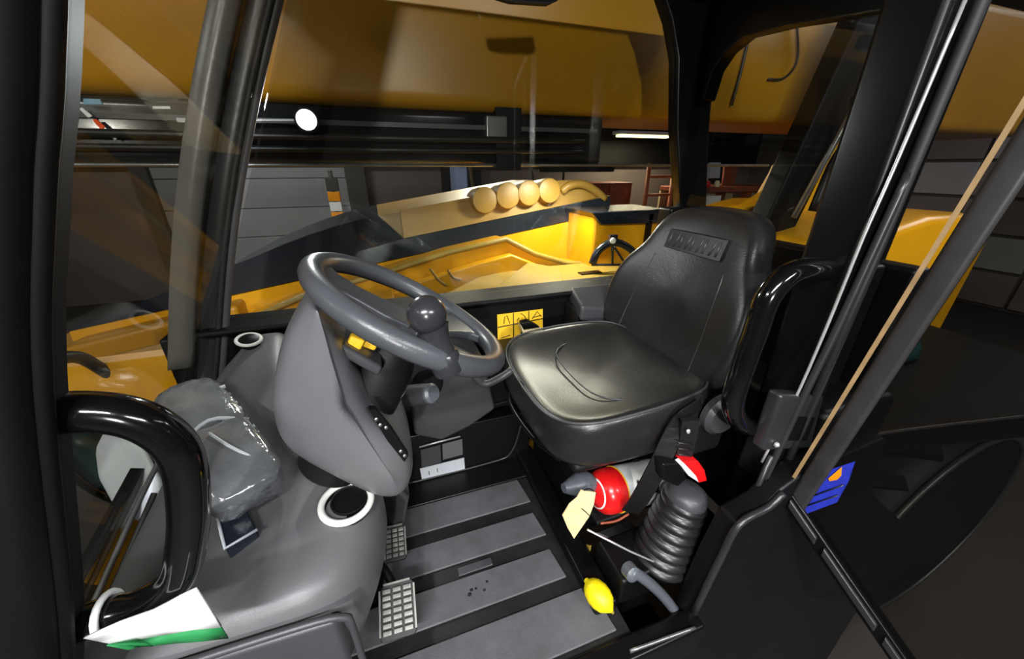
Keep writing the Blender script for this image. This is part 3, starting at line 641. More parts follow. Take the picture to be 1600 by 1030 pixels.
# ================================================================== DASHBOARD
db = thing('dashboard', (-.3, .8, 0), 'moulded grey dashboard with console and round vents', 'dashboard')
def dsec(y, zl, zt, xr, zr):
    """cross-section in XZ of the dash at depth y"""
    xl = wsx(zl) + .045
    return [Vector((x, y, z)) for x, z in ((xl + .02, .0), (xl, zl * .55), (xl, zl), (xl + .03, zl + .02), ((xl + xr) / 2, zt), (xr - .09, zt + .002), (xr - .035, zr + .015), (xr - .004, zr - .03), (xr - .012, zr * .6), (xr - .08, .06), (xr - .16, .0))]
secs = [dsec(.435, .24, .345, -.17, .335), dsec(.455, .26, .385, -.125, .372), dsec(.52, .28, .395, -.088, .375), dsec(.60, .30, .398, -.06, .372),
        dsec(.68, .33, .40, -.06, .368), dsec(.74, .36, .425, -.09, .40), dsec(.80, .385, .465, -.16, .445), dsec(.88, .42, .51, -.22, .50), dsec(.98, .455, .55, -.25, .545), dsec(1.08, .475, .575, -.26, .57), dsec(1.135, .48, .583, -.265, .58)]
loft('body', secs, 'dash', db, sub=2)
# cup holder
cu = at(543, 790, Z=.392)
cw_ = lathe('cup_well', cu + Vector((0, 0, -.002)), (.05, -.1, 1), [(.046, .0), (.046, .010), (.040, .010), (.036, -.0), (.034, .004), (.0, .004)], 'panel', db, 32)
rg = ringtorus('cup_ring', cu + Vector((0, 0, .010)), (.05, -.1, 1), .045, .0065, 'ring', cw_, 40)
lathe('cup_liner', cu + Vector((.004, .006, .006)), (.05, -.1, 1), [(.034, .0), (.034, .003), (.031, .004), (.030, .001)], 'panel', cw_, 28)
# vent
vc = Vector((-.362, 1.062, .580))
vt_ = lathe('vent', vc + Vector((0, -.008, -.004)), (.1, -.45, 1), [(.025, 0), (.024, .012), (.016, .016), (.0, .017)], 'panel', db, 24)
ringtorus('vent_ring', vc + Vector((0, -.012, .006)), (.1, -.45, 1), .024, .0045, 'ring', vt_, 32, sq=(1.15, .85))
# pocket on the near side
pk_ = prism('pocket_lid', [(-.150, .452, .325), (-.145, .44, .10), (-.50, .44, .05), (-.50, .452, .30), (-.40, .452, .335)], (0, -.02, 0), 'dashdark', db, bevel=.018)
tube('pocket_edge', [(-.46, .428, .318), (-.40, .428, .348), (-.20, .428, .347), (-.140, .428, .335), (-.130, .428, .30), (-.130, .428, .12)], .006, 'dashdark', pk_, seg=8)
prism('column_trim', [(-.2, .74, .40), (-.08, .72, .36), (-.02, .76, .20), (-.06, .78, .02), (-.2, .9, .02), (-.25, .95, .45)], (0, .08, 0), 'dashdark', db, bevel=.02)

# wrapped block on the dash
def blob(name, c, ex, ey, ez, sx, sy, sz, m, parent, nse=.0, n=18, rings=9, p=.45, seed=1):
    rnd = random.Random(seed); c = Vector(c); ex = Vector(ex).normalized(); ey = (Vector(ey) - ex * Vector(ey).dot(ex)).normalized(); ez = ex.cross(ey); R = []
    sg = lambda v, q: math.copysign(abs(v) ** q, v)
    for i in range(rings):
        t = -1 + 2 * i / (rings - 1); la = t * math.pi / 2 * .97
        ring = []
        for k in range(n):
            a = 2 * math.pi * k / n
            x = sg(math.sin(la), p) * sx / 2; cr = sg(math.cos(la), p)
            y = cr * sg(math.cos(a), p) * sy / 2; z = cr * sg(math.sin(a), p) * sz / 2
            ring.append(c + ex * x + ey * y + ez * z + Vector([rnd.uniform(-1, 1) * nse for _ in range(3)]))
        R.append(ring)
    return loft(name, R, m, parent)
wpk = thing('wrapped_block', (-.4, .8, .45), 'grey block in crumpled clear plastic film on the dashboard', 'packet')
a_ = at(298, 624, Z=.525); b_ = at(392, 770, Z=.45); mid = (a_ + b_) / 2
ax_ = (b_ - a_); sd2 = ax_.cross(Vector((0, 0, 1))).normalized()
blob('upper_lump', a_.lerp(b_, .22) + Vector((0, 0, -.005)), ax_, sd2, (0, 0, 1), .22, .125, .08, 'plasticfilm', wpk, .0035, 22, 11, .5, 3)
blob('lower_lump', a_.lerp(b_, .74) + Vector((0, 0, -.0)), ax_, sd2, (0, 0, 1), .20, .125, .085, 'plasticfilm', wpk, .0025, 22, 11, .42, 5)
for s in (-1, 1):
    for k in range(9):
        q = a_.lerp(b_, .10 + .095 * k + .012 * (k % 3)) + sd2 * s * .056 + Vector((0, 0, .024))
        frame_box('film_crimp', q, ax_ + Vector((0, 0, .03 * ((k % 3) - 1))), sd2, (0, 0, 1), .005 + .004 * (k % 2), .010, .005, 'offwhite' if (k * 7 + s) % 3 else 'plasticfilm', wpk)
tube('film_band', [a_.lerp(b_, .5) + sd2 * .06 + Vector((0, 0, .02)), a_.lerp(b_, .47) + Vector((0, 0, .046)), a_.lerp(b_, .5) - sd2 * .06 + Vector((0, 0, .02))], .004, 'offwhite', wpk, seg=8)
tube('film_fold', [a_.lerp(b_, .58) + sd2 * .01 + Vector((0, 0, .046)), a_.lerp(b_, .75) - sd2 * .005 + Vector((0, 0, .045)), a_.lerp(b_, .93) - sd2 * .03 + Vector((0, 0, .038))], .003, 'offwhite', wpk, seg=8)
sb = thing('small_box', at(370, 825, Z=.40), 'small dark box with a clear edge in front of the wrapped block', 'box')
q0, q1, q2, q3 = at(338, 800, Z=.425), at(385, 795, Z=.425), at(402, 828, Z=.41), at(352, 858, Z=.41)
prism('body', [q0, q1, q2, q3], (0, 0, -.04), 'navy', sb, bevel=.004)
tube('edge', [q0 + Vector((0, 0, .001)), q3 + Vector((0, 0, .001)), q2 + Vector((0, 0, .001))], .003, 'offwhite', sb, smooth=0, seg=8)

# ================================================================== STEERING
pod = thing('steering_column', (-.1, .66, .38), 'grey moulded steering column cowl with instrument cluster', 'steering column')
prof = [(478, 468), (455, 500), (437, 530), (425, 580), (418, 640), (428, 690), (455, 718), (520, 750), (570, 774), (605, 783), (636, 774), (652, 738), (640, 695), (610, 672), (578, 645), (560, 600), (545, 555), (520, 505), (503, 476)]
pp = [at(x, y, Y=.585) for x, y in prof]; cc = sum(pp, Vector()) / len(pp); cc = Vector((-.10, .585, .60))
ridge = spline([at(x, y, Y=.545) for x, y in ((498, 482), (503, 540), (508, 600), (530, 655), (575, 705), (612, 738))], 8)
def podring(y, fr, grow=1.0):
    out = []
    for i, p in enumerate(pp):
        t = i / 9 if i <= 9 else (18 - i) / 8
        q = ridge[min(len(ridge) - 1, int(round(t * (len(ridge) - 1))))]
        v = p.lerp(q, fr); out.append(Vector((v.x, y, v.z)))
    return out
cowl_ = loft('cowl', [podring(.541, .93), podring(.5435, .78), podring(.552, .52), podring(.566, .22), podring(.585, .06), podring(.61, .0), podring(.66, -.02), podring(.74, .0), podring(.79, .1), podring(.80, .3)], 'shroud', pod, sub=2)
WC = Vector((.037, .675, .75)); WN = Vector((math.sin(.567), 0, math.cos(.567))); WF = Vector((-WN.z, 0, WN.x)); WY = Vector((0, 1, 0))
def wp(a, b, c=0): return WC + WF * a + WY * b + WN * c
lathe('column_tube', wp(0, 0, -.03), -WN, [(.035, -.01), (.045, .01), (.048, .05), (.058, .09), (.062, .16), (.062, .34)], 'blackmatt', pod, 28)
prism('cluster_face', [wp(.14, -.09, -.06), wp(.14, .11, -.06), wp(.02, .13, -.085), wp(.02, -.09, -.085)], -WN * .02, 'dashdark', pod, bevel=.006)
for a, b in ((.11, .06), (.05, .09)):
    gg_ = lathe('gauge', wp(a, b, -.076), WN, [(.026, 0), (.026, .010), (.021, .011), (.020, .006), (0, .006)], 'panel', pod, 24)
    ringtorus('gauge_ring', wp(a, b, -.064), WN, .024, .003, 'ring', gg_, 28, 8)
prism('warning_strip', [wp(.15, .02, -.062), wp(.158, .10, -.062), wp(.02, .128, -.075), wp(.02, .112, -.075)], WN * .006, 'orange', pod)
for a, b in ((.075, -.064), (.05, -.045)):
    frame_box('yellow_switch', wp(a, b, -.068), WF, WY, WN, .024, .02, .02, 'decal', pod, bevel=.004)
for k in range(3):
    frame_box('indicator', wp(.085 - k * .022, .015 + k * .008, -.068), WF, WY, WN, .012, .02, .012, 'offwhite', pod, bevel=.002)
# hole row along the cowl edge
for px, py in ((588, 655), (594, 664), (603, 668), (626, 705), (632, 712)):
    lathe('screw', at(px, py, Y=.561), (.3, -1, .2), [(.0032, 0), (.0032, .002), (.0015, .003)], 'steel', cowl_, 10)
prism('cowl_slot', [at(px, py, Y=.562) for px, py in ((576, 640), (586, 640), (612, 672), (638, 712), (632, 722), (606, 690))], (0, .012, 0), 'panel', cowl_)
# stalk and tilt knob beyond the cowl
tk = thing('tilt_knob', (.0, .85, .48), 'ribbed dark tilt knob with a pale tipped handle under the wheel', 'knob')
lathe('ribbed_disc', at(612, 606, Y=.66), (.35, -.9, .35), [(.024, -.03), (.028, -.02), (.028, .006), (.024, .013), (0, .015)], 'wheel', tk, 24)
hx = at(636, 619, Y=.79); hy = at(672, 615, Y=.74)
lathe('handle', hx, hy - hx, [(.026, -.02), (.026, .03), (.024, (hy - hx).length)], 'dashdark', tk, 20)
lathe('tip', hy, hy - hx, [(.0235, 0), (.0235, .006), (.018, .012), (0, .013)], 'arm', tk, 20)
for k in range(3): frame_box('rib', hx.lerp(hy, .1) + Vector((0, -.024, .012 - k * .012)), hy - hx, (0, 0, 1), (0, 1, 0), .03, .003, .003, 'wheel', tk)
swt = thing('steering_wheel', WC - WN * .03, 'worn grey steering wheel with two broad spokes', 'steering wheel')
R = .180
tube('rim', [wp(R * math.cos(2 * math.pi * k / 60), R * math.sin(2 * math.pi * k / 60)) for k in range(60)], .019, 'wheel', swt, seg=14, smooth=0, closed=True)
def spoke(ang):
    ca_, sa_ = math.cos(ang), math.sin(ang)
    def wq(a, b, c): return wp(a * ca_ - b * sa_, a * sa_ + b * ca_, c)
    pts = [(.0, .046), (.05, .044), (.10, .036), (.14, .040), (.165, .064), (.174, .074), (.174, -.074), (.165, -.064), (.14, -.040), (.10, -.036), (.05, -.044), (.0, -.046)]
    drop = lambda a: -.018 * max(0, 1 - (a / .175) ** 2)
    n = len(pts) // 2
    vs = []; fs = []
    for i in range(n):
        a, b = pts[i]
        vs += [wq(a, b, drop(a) + .006), wq(a, -b, drop(a) + .006), wq(a, -b, drop(a) - .012), wq(a, b, drop(a) - .012)]
    for i in range(n - 1):
        for k in range(4): fs.append((i * 4 + k, i * 4 + (k + 1) % 4, i * 4 + 4 + (k + 1) % 4, i * 4 + 4 + k))
    fs += [(0, 1, 2, 3), (n * 4 - 1, n * 4 - 2, n * 4 - 3, n * 4 - 4)]
    mesh('spoke', vs, fs, 'wheel', swt, bevel=.005)
spoke(0.0); spoke(math.radians(150))
lathe('hub', wp(0, 0, -.05), WN, [(.045, 0), (.05, .02), (.048, .03), (.036, .036), (0, .037)], 'wheel', swt, 28)
sk = thing('spinner_knob', wp(-.03, -.176, .016), 'round dark spinner knob standing on the steering wheel rim', 'knob')
kb = wp(-.035, -.172, .0); kt = at(667, 492, Y=.515)
ka = (kt - kb).normalized(); kl = (kt - kb).length
lathe('stem', kb, ka, [(.020, .008), (.019, .02), (.0195, kl * .45), (.024, kl * .65), (.026, kl * .72)], 'knob', sk, 24)
lathe('ball', kt, ka, [(.029 * math.cos(t), .029 * math.sin(t)) for t in [(-80 + 10 * k) * math.pi / 180 for k in range(18)]], 'knob', sk, 28)
lathe('clamp', kb - ka * .022, ka, [(.022, 0), (.024, .006), (.024, .03), (.021, .034)], 'knob', sk, 20)
# stalk lever under right rim
sl = tube('column_stalk', [at(735, 578, Y=.80), at(755, 600, Y=.80), at(782, 590, Y=.79), at(800, 578, Y=.79)], .010, 'dashdark')
tag(sl, 'dark bent control stalk under the rear of the wheel', 'stalk')

# heater box on the far side of the footwell
hb2 = thing('heater_box', (.12, .97, .21), 'dark grey faceted heater box beside the footwell', 'heater')
hp = [at(618, 530, Y=.97), at(700, 545, Y=.97), at(758, 562, Y=.97), at(775, 640, Y=.97), at(735, 668, Y=.97), at(690, 690, Y=.97), at(648, 682, Y=.97), at(640, 600, Y=.97)]
prism('casing', hp, (0, .16, 0), 'dashdark', hb2, bevel=.012)
lathe('socket', at(668, 600, Y=.965), (0, -1, .1), [(.045, 0), (.045, .006), (.036, .008), (0, .004)], 'panel', hb2, 24)
box('cover', (.27, 1.02, .23), (.44, 1.14, .44), 'panel', hb2, bevel=.01)
tube('cover_edge', [at(712, 590, Y=1.0), at(742, 640, Y=1.0), at(815, 622, Y=1.0)], .003, 'post', hb2, smooth=0, seg=6)

# decals
def decal(name, label, quad, n, cells, ind):
    t = thing(name, quad[3], label, 'decal')
    sheet('plate', quad, .002, 'decal', t)
    q = [Vector(p) for p in quad]
    def uv(u, v): return q[0].lerp(q[1], u).lerp(q[3].lerp(q[2], u), v) + Vector(n) * .003
    for a, b in cells: tube('grid_line', [uv(*a), uv(*b)], .0016, 'ink', t, smooth=0, seg=6)
    for pts in ind: tube('pictogram', [uv(*p) for p in pts], .0013, 'ink', t, smooth=0, seg=6)
qd = [at(777, 492, Y=1.146), at(848, 483, Y=1.146), at(848, 516, Y=1.146), at(778, 537, Y=1.146)]
decal('load_chart_decal', 'yellow load chart decal with boom pictograms on the far panel', qd, (0, -1, 0), [((.34, 0), (.34, 1)), ((.68, 0), (.68, .45)), ((0, .42), (1, .42))],
      [[(.13, .33), (.15, .1), (.2, .06), (.26, .36)], [(.42, .3), (.46, .2)], [(.5, .05), (.58, .16), (.62, .34)], [(.75, .35), (.87, .06), (.96, .33)], [(.76, .3), (.96, .26)], [(.07, .82), (.26, .8)]])
qd = [at(672, 522, Y=1.02), at(700, 518, Y=1.02), at(703, 536, Y=1.02), at(676, 536, Y=1.02)]
decal('instruction_decal', 'small yellow instruction decal seen through the wheel', qd, (0, -1, 0), [], [[(.1, .75), (.4, .5), (.9, .35)], [(.6, .15), (.85, .2)]])
rk = thing('rocker_lever', at(835, 515, Y=1.1), 'dark lever with a pale lower edge before the yellow decal', 'lever')
prism('top', [at(815, 505, Y=1.08), at(828, 502, Y=1.08), at(845, 512, Y=1.08), at(818, 516, Y=1.08)], (0, .03, 0), 'panel', rk, bevel=.004)
prism('edge', [at(813, 507, Y=1.079), at(819, 517, Y=1.079), at(846, 513, Y=1.079), at(846, 517, Y=1.079), at(818, 522, Y=1.079)], (0, .03, 0), 'paper', rk)
tube('stem', [at(818, 518, Y=1.10), at(816, 545, Y=1.10)], .010, 'panel', rk, smooth=0)
pl = thing('data_plate', at(690, 720, Y=1.0), 'pale data plate with a silver strip on the footwell riser', 'plate')
sheet('white_strip', [at(656, 732, Y=1.002), at(725, 715, Y=1.002), at(726, 732, Y=1.002), at(659, 748, Y=1.002)], -.003, 'offwhite', pl)
sheet('grey_panel', [at(657, 703, Y=1.002), at(688, 695, Y=1.002), at(689, 722, Y=1.002), at(659, 730, Y=1.002)], -.002, 'dashdark', pl)
sheet('grey_panel', [at(691, 694, Y=1.002), at(722, 686, Y=1.002), at(723, 710, Y=1.002), at(692, 718, Y=1.002)], -.002, 'dash', pl)
tube('silver_strip', [at(655, 699, Y=1.0), at(680, 692, Y=1.0), at(719, 682, Y=1.0)], .003, 'bright', pl, smooth=0, seg=8)
for px, py in ((670, 739), (683, 735)): tube('print', [at(px, py - 3, Y=.999), at(px + 1, py + 3, Y=.999)], .0012, 'ink', pl, smooth=0, seg=6)

# ================================================================== SEAT
SY = .75
seat = thing('driver_seat', (.52, SY, .0), 'black vinyl driver seat with high curved backrest', 'seat')
def rr(a, hx, hy, p): # superellipse point
    c, s = math.cos(a), math.sin(a)
    return (math.copysign(abs(c) ** (2 / p), c) * hx, math.copysign(abs(s) ** (2 / p), s) * hy)
NA = 56
def cush(s, z, dz=0):
    out = []
    for k in range(NA):
        x, y = rr(2 * math.pi * k / NA, .225, .245, 4.2)
        fr_ = (x / .225)           # -1 front, +1 rear
        yy = y * (1 - .07 * max(0, fr_)) * s; xx = x * s
        z2 = z + dz * (.034 * (yy / .245) ** 2 - .012 * max(0, -fr_) * s + .012 * max(0, fr_) * s)
        out.append((.505 + xx, SY + yy, z2))
    return out
cs_ = loft('cushion', [cush(.90, .385), cush(.965, .40), cush(.995, .43), cush(1, .46, 1), cush(.985, .487, 1), cush(.95, .500, 1), cush(.90, .503, 1), cush(.80, .498, 1), cush(.6, .488, 1), cush(.3, .482, 1), cush(.05, .480, 1)], 'vinyl', seat, sub=1)
tube('piping', [Vector(p) + Vector((0, 0, .003)) for p in cush(.965, .496, 1)], .0028, 'vinylseam', cs_, seg=8, smooth=0, closed=True)
sm = [(.66, SY - .17), (.52, SY - .165), (.44, SY - .12), (.43, SY), (.44, SY + .12), (.52, SY + .165), (.66, SY + .17)]
tube('seam', [(x, y, .490 + .014 * abs(y - SY) / .17) for x, y in sm], .0022, 'vinylseam', cs_, seg=6)
# backrest
BO = [(-.0, .455), (.12, .457), (.195, .47), (.24, .51), (.258, .57), (.264, .63), (.256, .69), (.236, .735), (.206, .77), (.186, .80), (.176, .835), (.158, .868), (.125, .89), (.07, .90), (0, .902)]
BO = BO + [(-y, z) for y, z in reversed(BO[1:-1])]
BY = .785; BZ = .67
def bk(s, off):
    out = []
    for y, z in BO:
        yy = y * s; zz = BZ + (z - BZ) * s
        x = .70 + .30 * (zz - .48) + off - .055 * (min(abs(yy), .26) / .26) ** 2
        out.append((x, BY + yy, zz))
    return out
br_ = loft('backrest', [bk(.3, .004), bk(.6, .004), bk(.85, .006), bk(.95, .012), bk(.99, .028), bk(1.0, .05), bk(.99, .075), bk(.95, .092), bk(.6, .10), bk(.2, .10)], 'vinyl', seat, sub=2)
def bf(y, z, o=0): return (.70 + .30 * (z - .48) + .0045 + o - .055 * (abs(y) / .26) ** 2, BY + y, z)
for s in (-1, 1):
    tube('seam', [bf(s * .155, .50, .0), bf(s * .15, .60), bf(s * .135, .70), bf(s * .125, .76)], .0022, 'vinylseam', br_, seg=6)
lb = mesh('label_patch', [bf(-.10, .785, -.008), bf(.10, .785, -.008), bf(.10, .835, -.008), bf(-.10, .835, -.008), bf(-.10, .785, .01), bf(.10, .785, .01), bf(.10, .835, .01), bf(-.10, .835, .01)], [(0, 1, 2, 3), (4, 7, 6, 5), (0, 4, 5, 1), (1, 5, 6, 2), (2, 6, 7, 3), (3, 7, 4, 0)], 'rubber', br_)
for k in range(9):
    y = .085 - k * .021
    tube('embossed_stroke', [(bf(.10, .792, -.0085)[0], BY + y, .792), (bf(.10, .828, -.0085)[0], BY + y - .010 * (k % 2), .828)], .0026, 'vinylseam', br_, smooth=0, seg=6)
# lower frame, bellows and slide rails
box('seat_pan', (.34, SY - .20, .355), (.70, SY + .20, .39), 'blackmatt', seat, bevel=.015)
loft('suspension', [[(.58 + x * s, .83 + y * s, z) for x, y in [rr(2 * math.pi * k / 32, .15, .14, 4) for k in range(32)]] for s, z in ((1.05, .20), (1.0, .23), (1.06, .25), (1.0, .275), (1.06, .30), (1.0, .325), (.98, .36))], 'rubber', seat)
box('base_box', (.435, .655, .0), (.89, 1.02, .20), 'panel', seat, bevel=.015)
tube('slide_lever', [(.325, .92, .385), (.29, .84, .375), (.30, .70, .365), (.33, .60, .37)], .008, 'black', seat, seg=8)
for y in (.70, .92): box('slide_rail', (.34, y - .015, .335), (.72, y + .015, .356), 'post', seat, bevel=.004)
lathe('recline_hub', (.685, SY - .235, .475), (0, -1, 0), [(.05, 0), (.05, .015), (.04, .025), (0, .028)], 'dashdark', seat, 24)
prism('side_cover', [(.60, .51, .44), (.70, .51, .50), (.73, .51, .47), (.72, .51, .36), (.62, .51, .36)], (0, .03, 0), 'blackmatt', seat, bevel=.012)

# seat belt
sbt = thing('seat_belt', (.6, .5, .2), 'black seat belt strap with buckle stalk beside the seat', 'seat belt')
tube('strap', [at(1095, 630, Y=.50), at(1062, 660, Y=.49), at(1030, 725, Y=.48), at(1003, 775, Y=.49), at(985, 800, Y=.52)], 0, 'blackmatt', sbt, flat=(.042, .004, (.5, .8, .3)))
tube('buckle_stalk', [at(1078, 655, Y=.475), at(1072, 690, Y=.475), at(1060, 735, Y=.475)], 0, 'rubber', sbt, flat=(.036, .012, (.3, .9, .3)))
lathe('rivet', at(1075, 674, Y=.462), (.1, -1, .3), [(.005, 0), (.005, .002), (.002, .004)], 'bright', sbt, 10)
for k in range(4): tube('stalk_rib', [at(1060, 692 + 9 * k, Y=.465), at(1082 - k, 695 + 9 * k, Y=.465)], .0018, 'post', sbt, smooth=0, seg=6)
# red top release with label
rb = thing('red_release_button', at(1085, 738, Y=.45), 'red lever cap with a white label above the rubber bellows', 'button')
prism('cap', [at(px, py, Y=.45) for px, py in ((1068, 724), (1092, 721), (1102, 735), (1106, 752), (1092, 756), (1080, 742))], (0, .03, 0), 'red', rb, bevel=.004)
prism('label', [at(px, py, Y=.447) for px, py in ((1064, 728), (1070, 725), (1088, 744), (1093, 755), (1076, 744))], (0, .02, 0), 'white', rb, bevel=.002)
prism('body', [at(px, py, Y=.455) for px, py in ((1036, 726), (1064, 724), (1074, 748), (1060, 762), (1036, 752))], (0, .03, 0), 'panel', rb, bevel=.005)

# ================================================================== extinguisher and tag
fx = thing('fire_extinguisher', (.5, .58, .14), 'red fire extinguisher with white label lying under the seat edge', 'extinguisher')
e0 = at(931, 771, Y=.60); e1 = at(1030, 748, Y=.615); ea = (e1 - e0).normalized()
er = .058
lathe('bottle', e0, ea, [(.018, -.012), (.028, -.004), (.044, .004), (.054, .016), (er, .032), (er, .060)], 'red', fx, 32)
ls_ = lathe('label_sleeve', e0, ea, [(er + .0005, .060), (er + .0005, .20), (.045, .22), (.02, .235)], 'white', fx, 32)
ringtorus('stripe', e0 + ea * .061, ea, er, .002, 'decal', fx, 32, 6)
ringtorus('base_ring', e0 + ea * .006, ea, .034, .007, 'white', fx, 28, 8)
for k in range(3):
    an = math.radians(20 + 22 * k); s_, v_, _ = basis(ea); dd_ = -s_ * math.cos(an) + v_ * math.sin(an)
up_ = (Vector((-.25, -.75, .6)) - ea * Vector((-.25, -.75, .6)).dot(ea)).normalized()
sd3 = ea.cross(up_)
def ext(l, ang): return e0 + ea * l + (up_ * math.cos(ang) + sd3 * math.sin(ang)) * (er + .002)
for l, a0, a1 in ((.112, -.15, .12), (.128, -.5, -.1), (.128, .1, .5), (.145, -.4, .1)):
    tube('print', [ext(l, a0), ext(l, (a0 + a1) / 2), ext(l, a1)], .0016, 'ink', ls_, seg=6)
frame_box('code_mark', ext(.096, -.1), ea, sd3, up_, .008, .03, .002, 'ink', ls_)
tube('bracket_strap', [e0 + ea * .15 + sd3 * (er + .004), e0 + ea * .15 + up_ * (er + .004), e0 + ea * .15 - sd3 * (er + .004)], 0, 'rubber', fx, flat=(.02, .004, tuple(up_)))
tray = prism('cradle', [e0 + Vector((-.01, -.035, -.064)), e0 + Vector((.25, -.03, -.064)), e0 + Vector((.25, .06, -.064)), e0 + Vector((-.01, .06, -.064))], (0, 0, -.012), 'blackmatt', fx, bevel=.004)
tube('cradle_hose', [e0 + Vector((-.005, -.042, -.06)), e0 + Vector((.04, -.045, -.066)), e0 + Vector((.08, -.042, -.06))], .003, 'wood', fx, seg=8)
lathe('nozzle', e0 - ea * .09 + Vector((0, .02, .02)), ea, [(.012, 0), (.03, .04), (.03, .075), (.02, .09)], 'arm', fx, 20)
tg = thing('inspection_tag', at(905, 800, Y=.53), 'cream paper inspection tag hanging from the extinguisher', 'tag')
tgp = [at(px, py, Y=.535) for px, py in ((908, 766), (916, 768), (931, 770), (928, 788), (921, 807), (908, 826), (897, 842), (887, 825), (879, 806), (890, 788), (902, 778))]
prism('paper', tgp, (.0, .0025, .0), 'paper', tg)
tube('crease', [at(909, 795, Y=.5335), at(915, 800, Y=.5335), at(921, 806, Y=.5335)], .0011, 'ink', tg, seg=6)
tube('string', [at(912, 767, Y=.536), at(922, 764, Y=.545), at(932, 772, Y=.56)], .0016, 'ink', tg, seg=6)

# ================================================================== lever with bellows
lv = thing('bellows_lever', (.6, .46, .02), 'black ribbed rubber bellows of a control lever beside the door', 'lever')
c0 = at(1028, 872, Y=.485); c1 = at(1072, 775, Y=.485)
c0.z = max(c0.z, .0); axl = c1 - c0; L_ = axl.length
prof_ = []
n_ = 8
for k in range(n_):
    t = k / n_; r = .074 - .022 * t
    prof_ += [(r - .008, L_ * t), (r, L_ * (t + .35 / n_)), (r, L_ * (t + .6 / n_)), (r - .007, L_ * (t + .9 / n_))]
prof_ += [(.046, L_ * 1.0), (.044, L_ * 1.03)]
bl = lathe('bellows', c0, axl, prof_, 'boot', lv, 36)
for m_ in list(bl.modifiers): bl.modifiers.remove(m_)
lathe('dome', c1 + axl.normalized() * .0, axl, [(.050, -.006), (.049, .008), (.042, .020), (.026, .028), (0, .031)], 'dashdark', lv, 28)
prism('base_plate', [at(930, 832, Z=.10), at(1060, 893, Z=.02), at(1075, 880, Z=.02), at(980, 812, Z=.10)], (0, 0, -.01), 'black', lv, bevel=.003)
tube('base_edge', [at(918, 828, Y=.50), at(985, 862, Y=.47), at(1047, 889, Y=.44)], .0025, 'bright', lv, smooth=0, seg=6)
# lower plinth in front of the bellows
pn = thing('seat_plinth', (.6, .5, 0), 'black plinth below the extinguisher with a worn metal tab', 'plinth')
box('plinth', (.435, .445, .0), (.80, .565, .09), 'panel', pn, bevel=.01)
prism('worn_tab', [at(893, 845, X=.432), at(924, 852, X=.432), at(918, 890, X=.432)], (-.004, 0, 0), 'olive', pn)
lathe('amber_cap', at(957, 888, X=.46), (-.5, -.8, .2), [(.022, 0), (.022, .01), (.015, .016), (0, .017)], 'olive', pn, 20)
# grey arm
ar = thing('door_check_arm', at(1030, 935, Y=.40), 'bent grey steel arm running from the plinth to the door sill', 'arm')
tube('bar', [at(985, 893, Y=.425), at(1000, 900, Y=.42), at(1030, 925, Y=.41), at(1055, 955, Y=.395), at(1075, 985, Y=.385)], .0125, 'arm', ar, seg=10)
lathe('pivot', at(985, 893, Y=.43), (0, -1, .3), [(.018, -.01), (.018, .012), (.01, .018)], 'arm', ar, 16)
lathe('end_bolt', at(1069, 982, Y=.375), (-.3, -.6, -.6), [(.009, -.015), (.009, .02), (.006, .026)], 'doorframe', ar, 12)
# lemon
le = thing('lemon', (.393, .455, .0), 'yellow lemon lying on the cab floor by the sill', 'lemon')
lc = Vector((.385, .462, .043)); la_ = Vector((.25, -.75, -.12))
lathe('fruit', lc, la_, [(.002, -.046), (.006, -.044), (.008, -.039), (.018, -.033), (.026, -.022), (.030, -.005), (.029, .010), (.023, .025), (.013, .034), (.008, .038), (.003, .042)], 'lemon', le, 24)
lathe('stem_end', lc, la_, [(.003, .041), (.004, .044), (.002, .046)], 'olive', le, 8)

# ================================================================== pedals
def pedal(c, w, l, tilt, label, ribs):
    c = Vector(c); t = thing('pedal', c - Vector((0, 0, .05)), label, 'pedal', 'floor pedals')
    ex = Vector((1, -.06, 0)).normalized(); ey = Vector((.06, math.cos(tilt), math.sin(tilt))).normalized(); ez = ex.cross(ey)
    pad_ = prism('pad', [c + ex * a * w / 2 + ey * b * l / 2 for a, b in ((-1, -.85), (-.85, -1), (.85, -1), (1, -.85), (.95, .85), (.8, 1), (-.75, 1), (-.9, .85))], ez * .012, 'pedalgap', t, bevel=.003)
    for i in range(ribs):
        for j in (0, 1, 2):
            yy = (-.84 + 1.68 * (i + .5) / ribs) * l / 2; xx = (-.58 + .58 * j) * w / 2
            frame_box('tread', c + ex * xx + ey * yy + ez * .014, ex, ey, ez, w * .24, l * .62 / ribs, .006, 'worn', pad_, bevel=.0015)
    for a in (-1, 1): frame_box('side_edge', c + ex * a * w * .48 + ez * .013, ex, ey, ez, .004, l * .8, .006, 'worn', pad_)
    frame_box('top_edge', c + ey * l * .49 + ez * .013, ex, ey, ez, w * .75, .004, .006, 'worn', pad_)
    tube('arm', [c + ey * l * .3, c + ey * l * .5 + Vector((-.04, .05, .02)), Vector((-.2, c.y + .16, .16))], .010, 'panel', t)
pedal((-.075, .565, .085), .078, .105, .5, 'large worn brake pedal with metal treads near the sill', 7)
pedal((-.072, .735, .080), .055, .085, .4, 'small worn accelerator pedal partly under the console', 6)

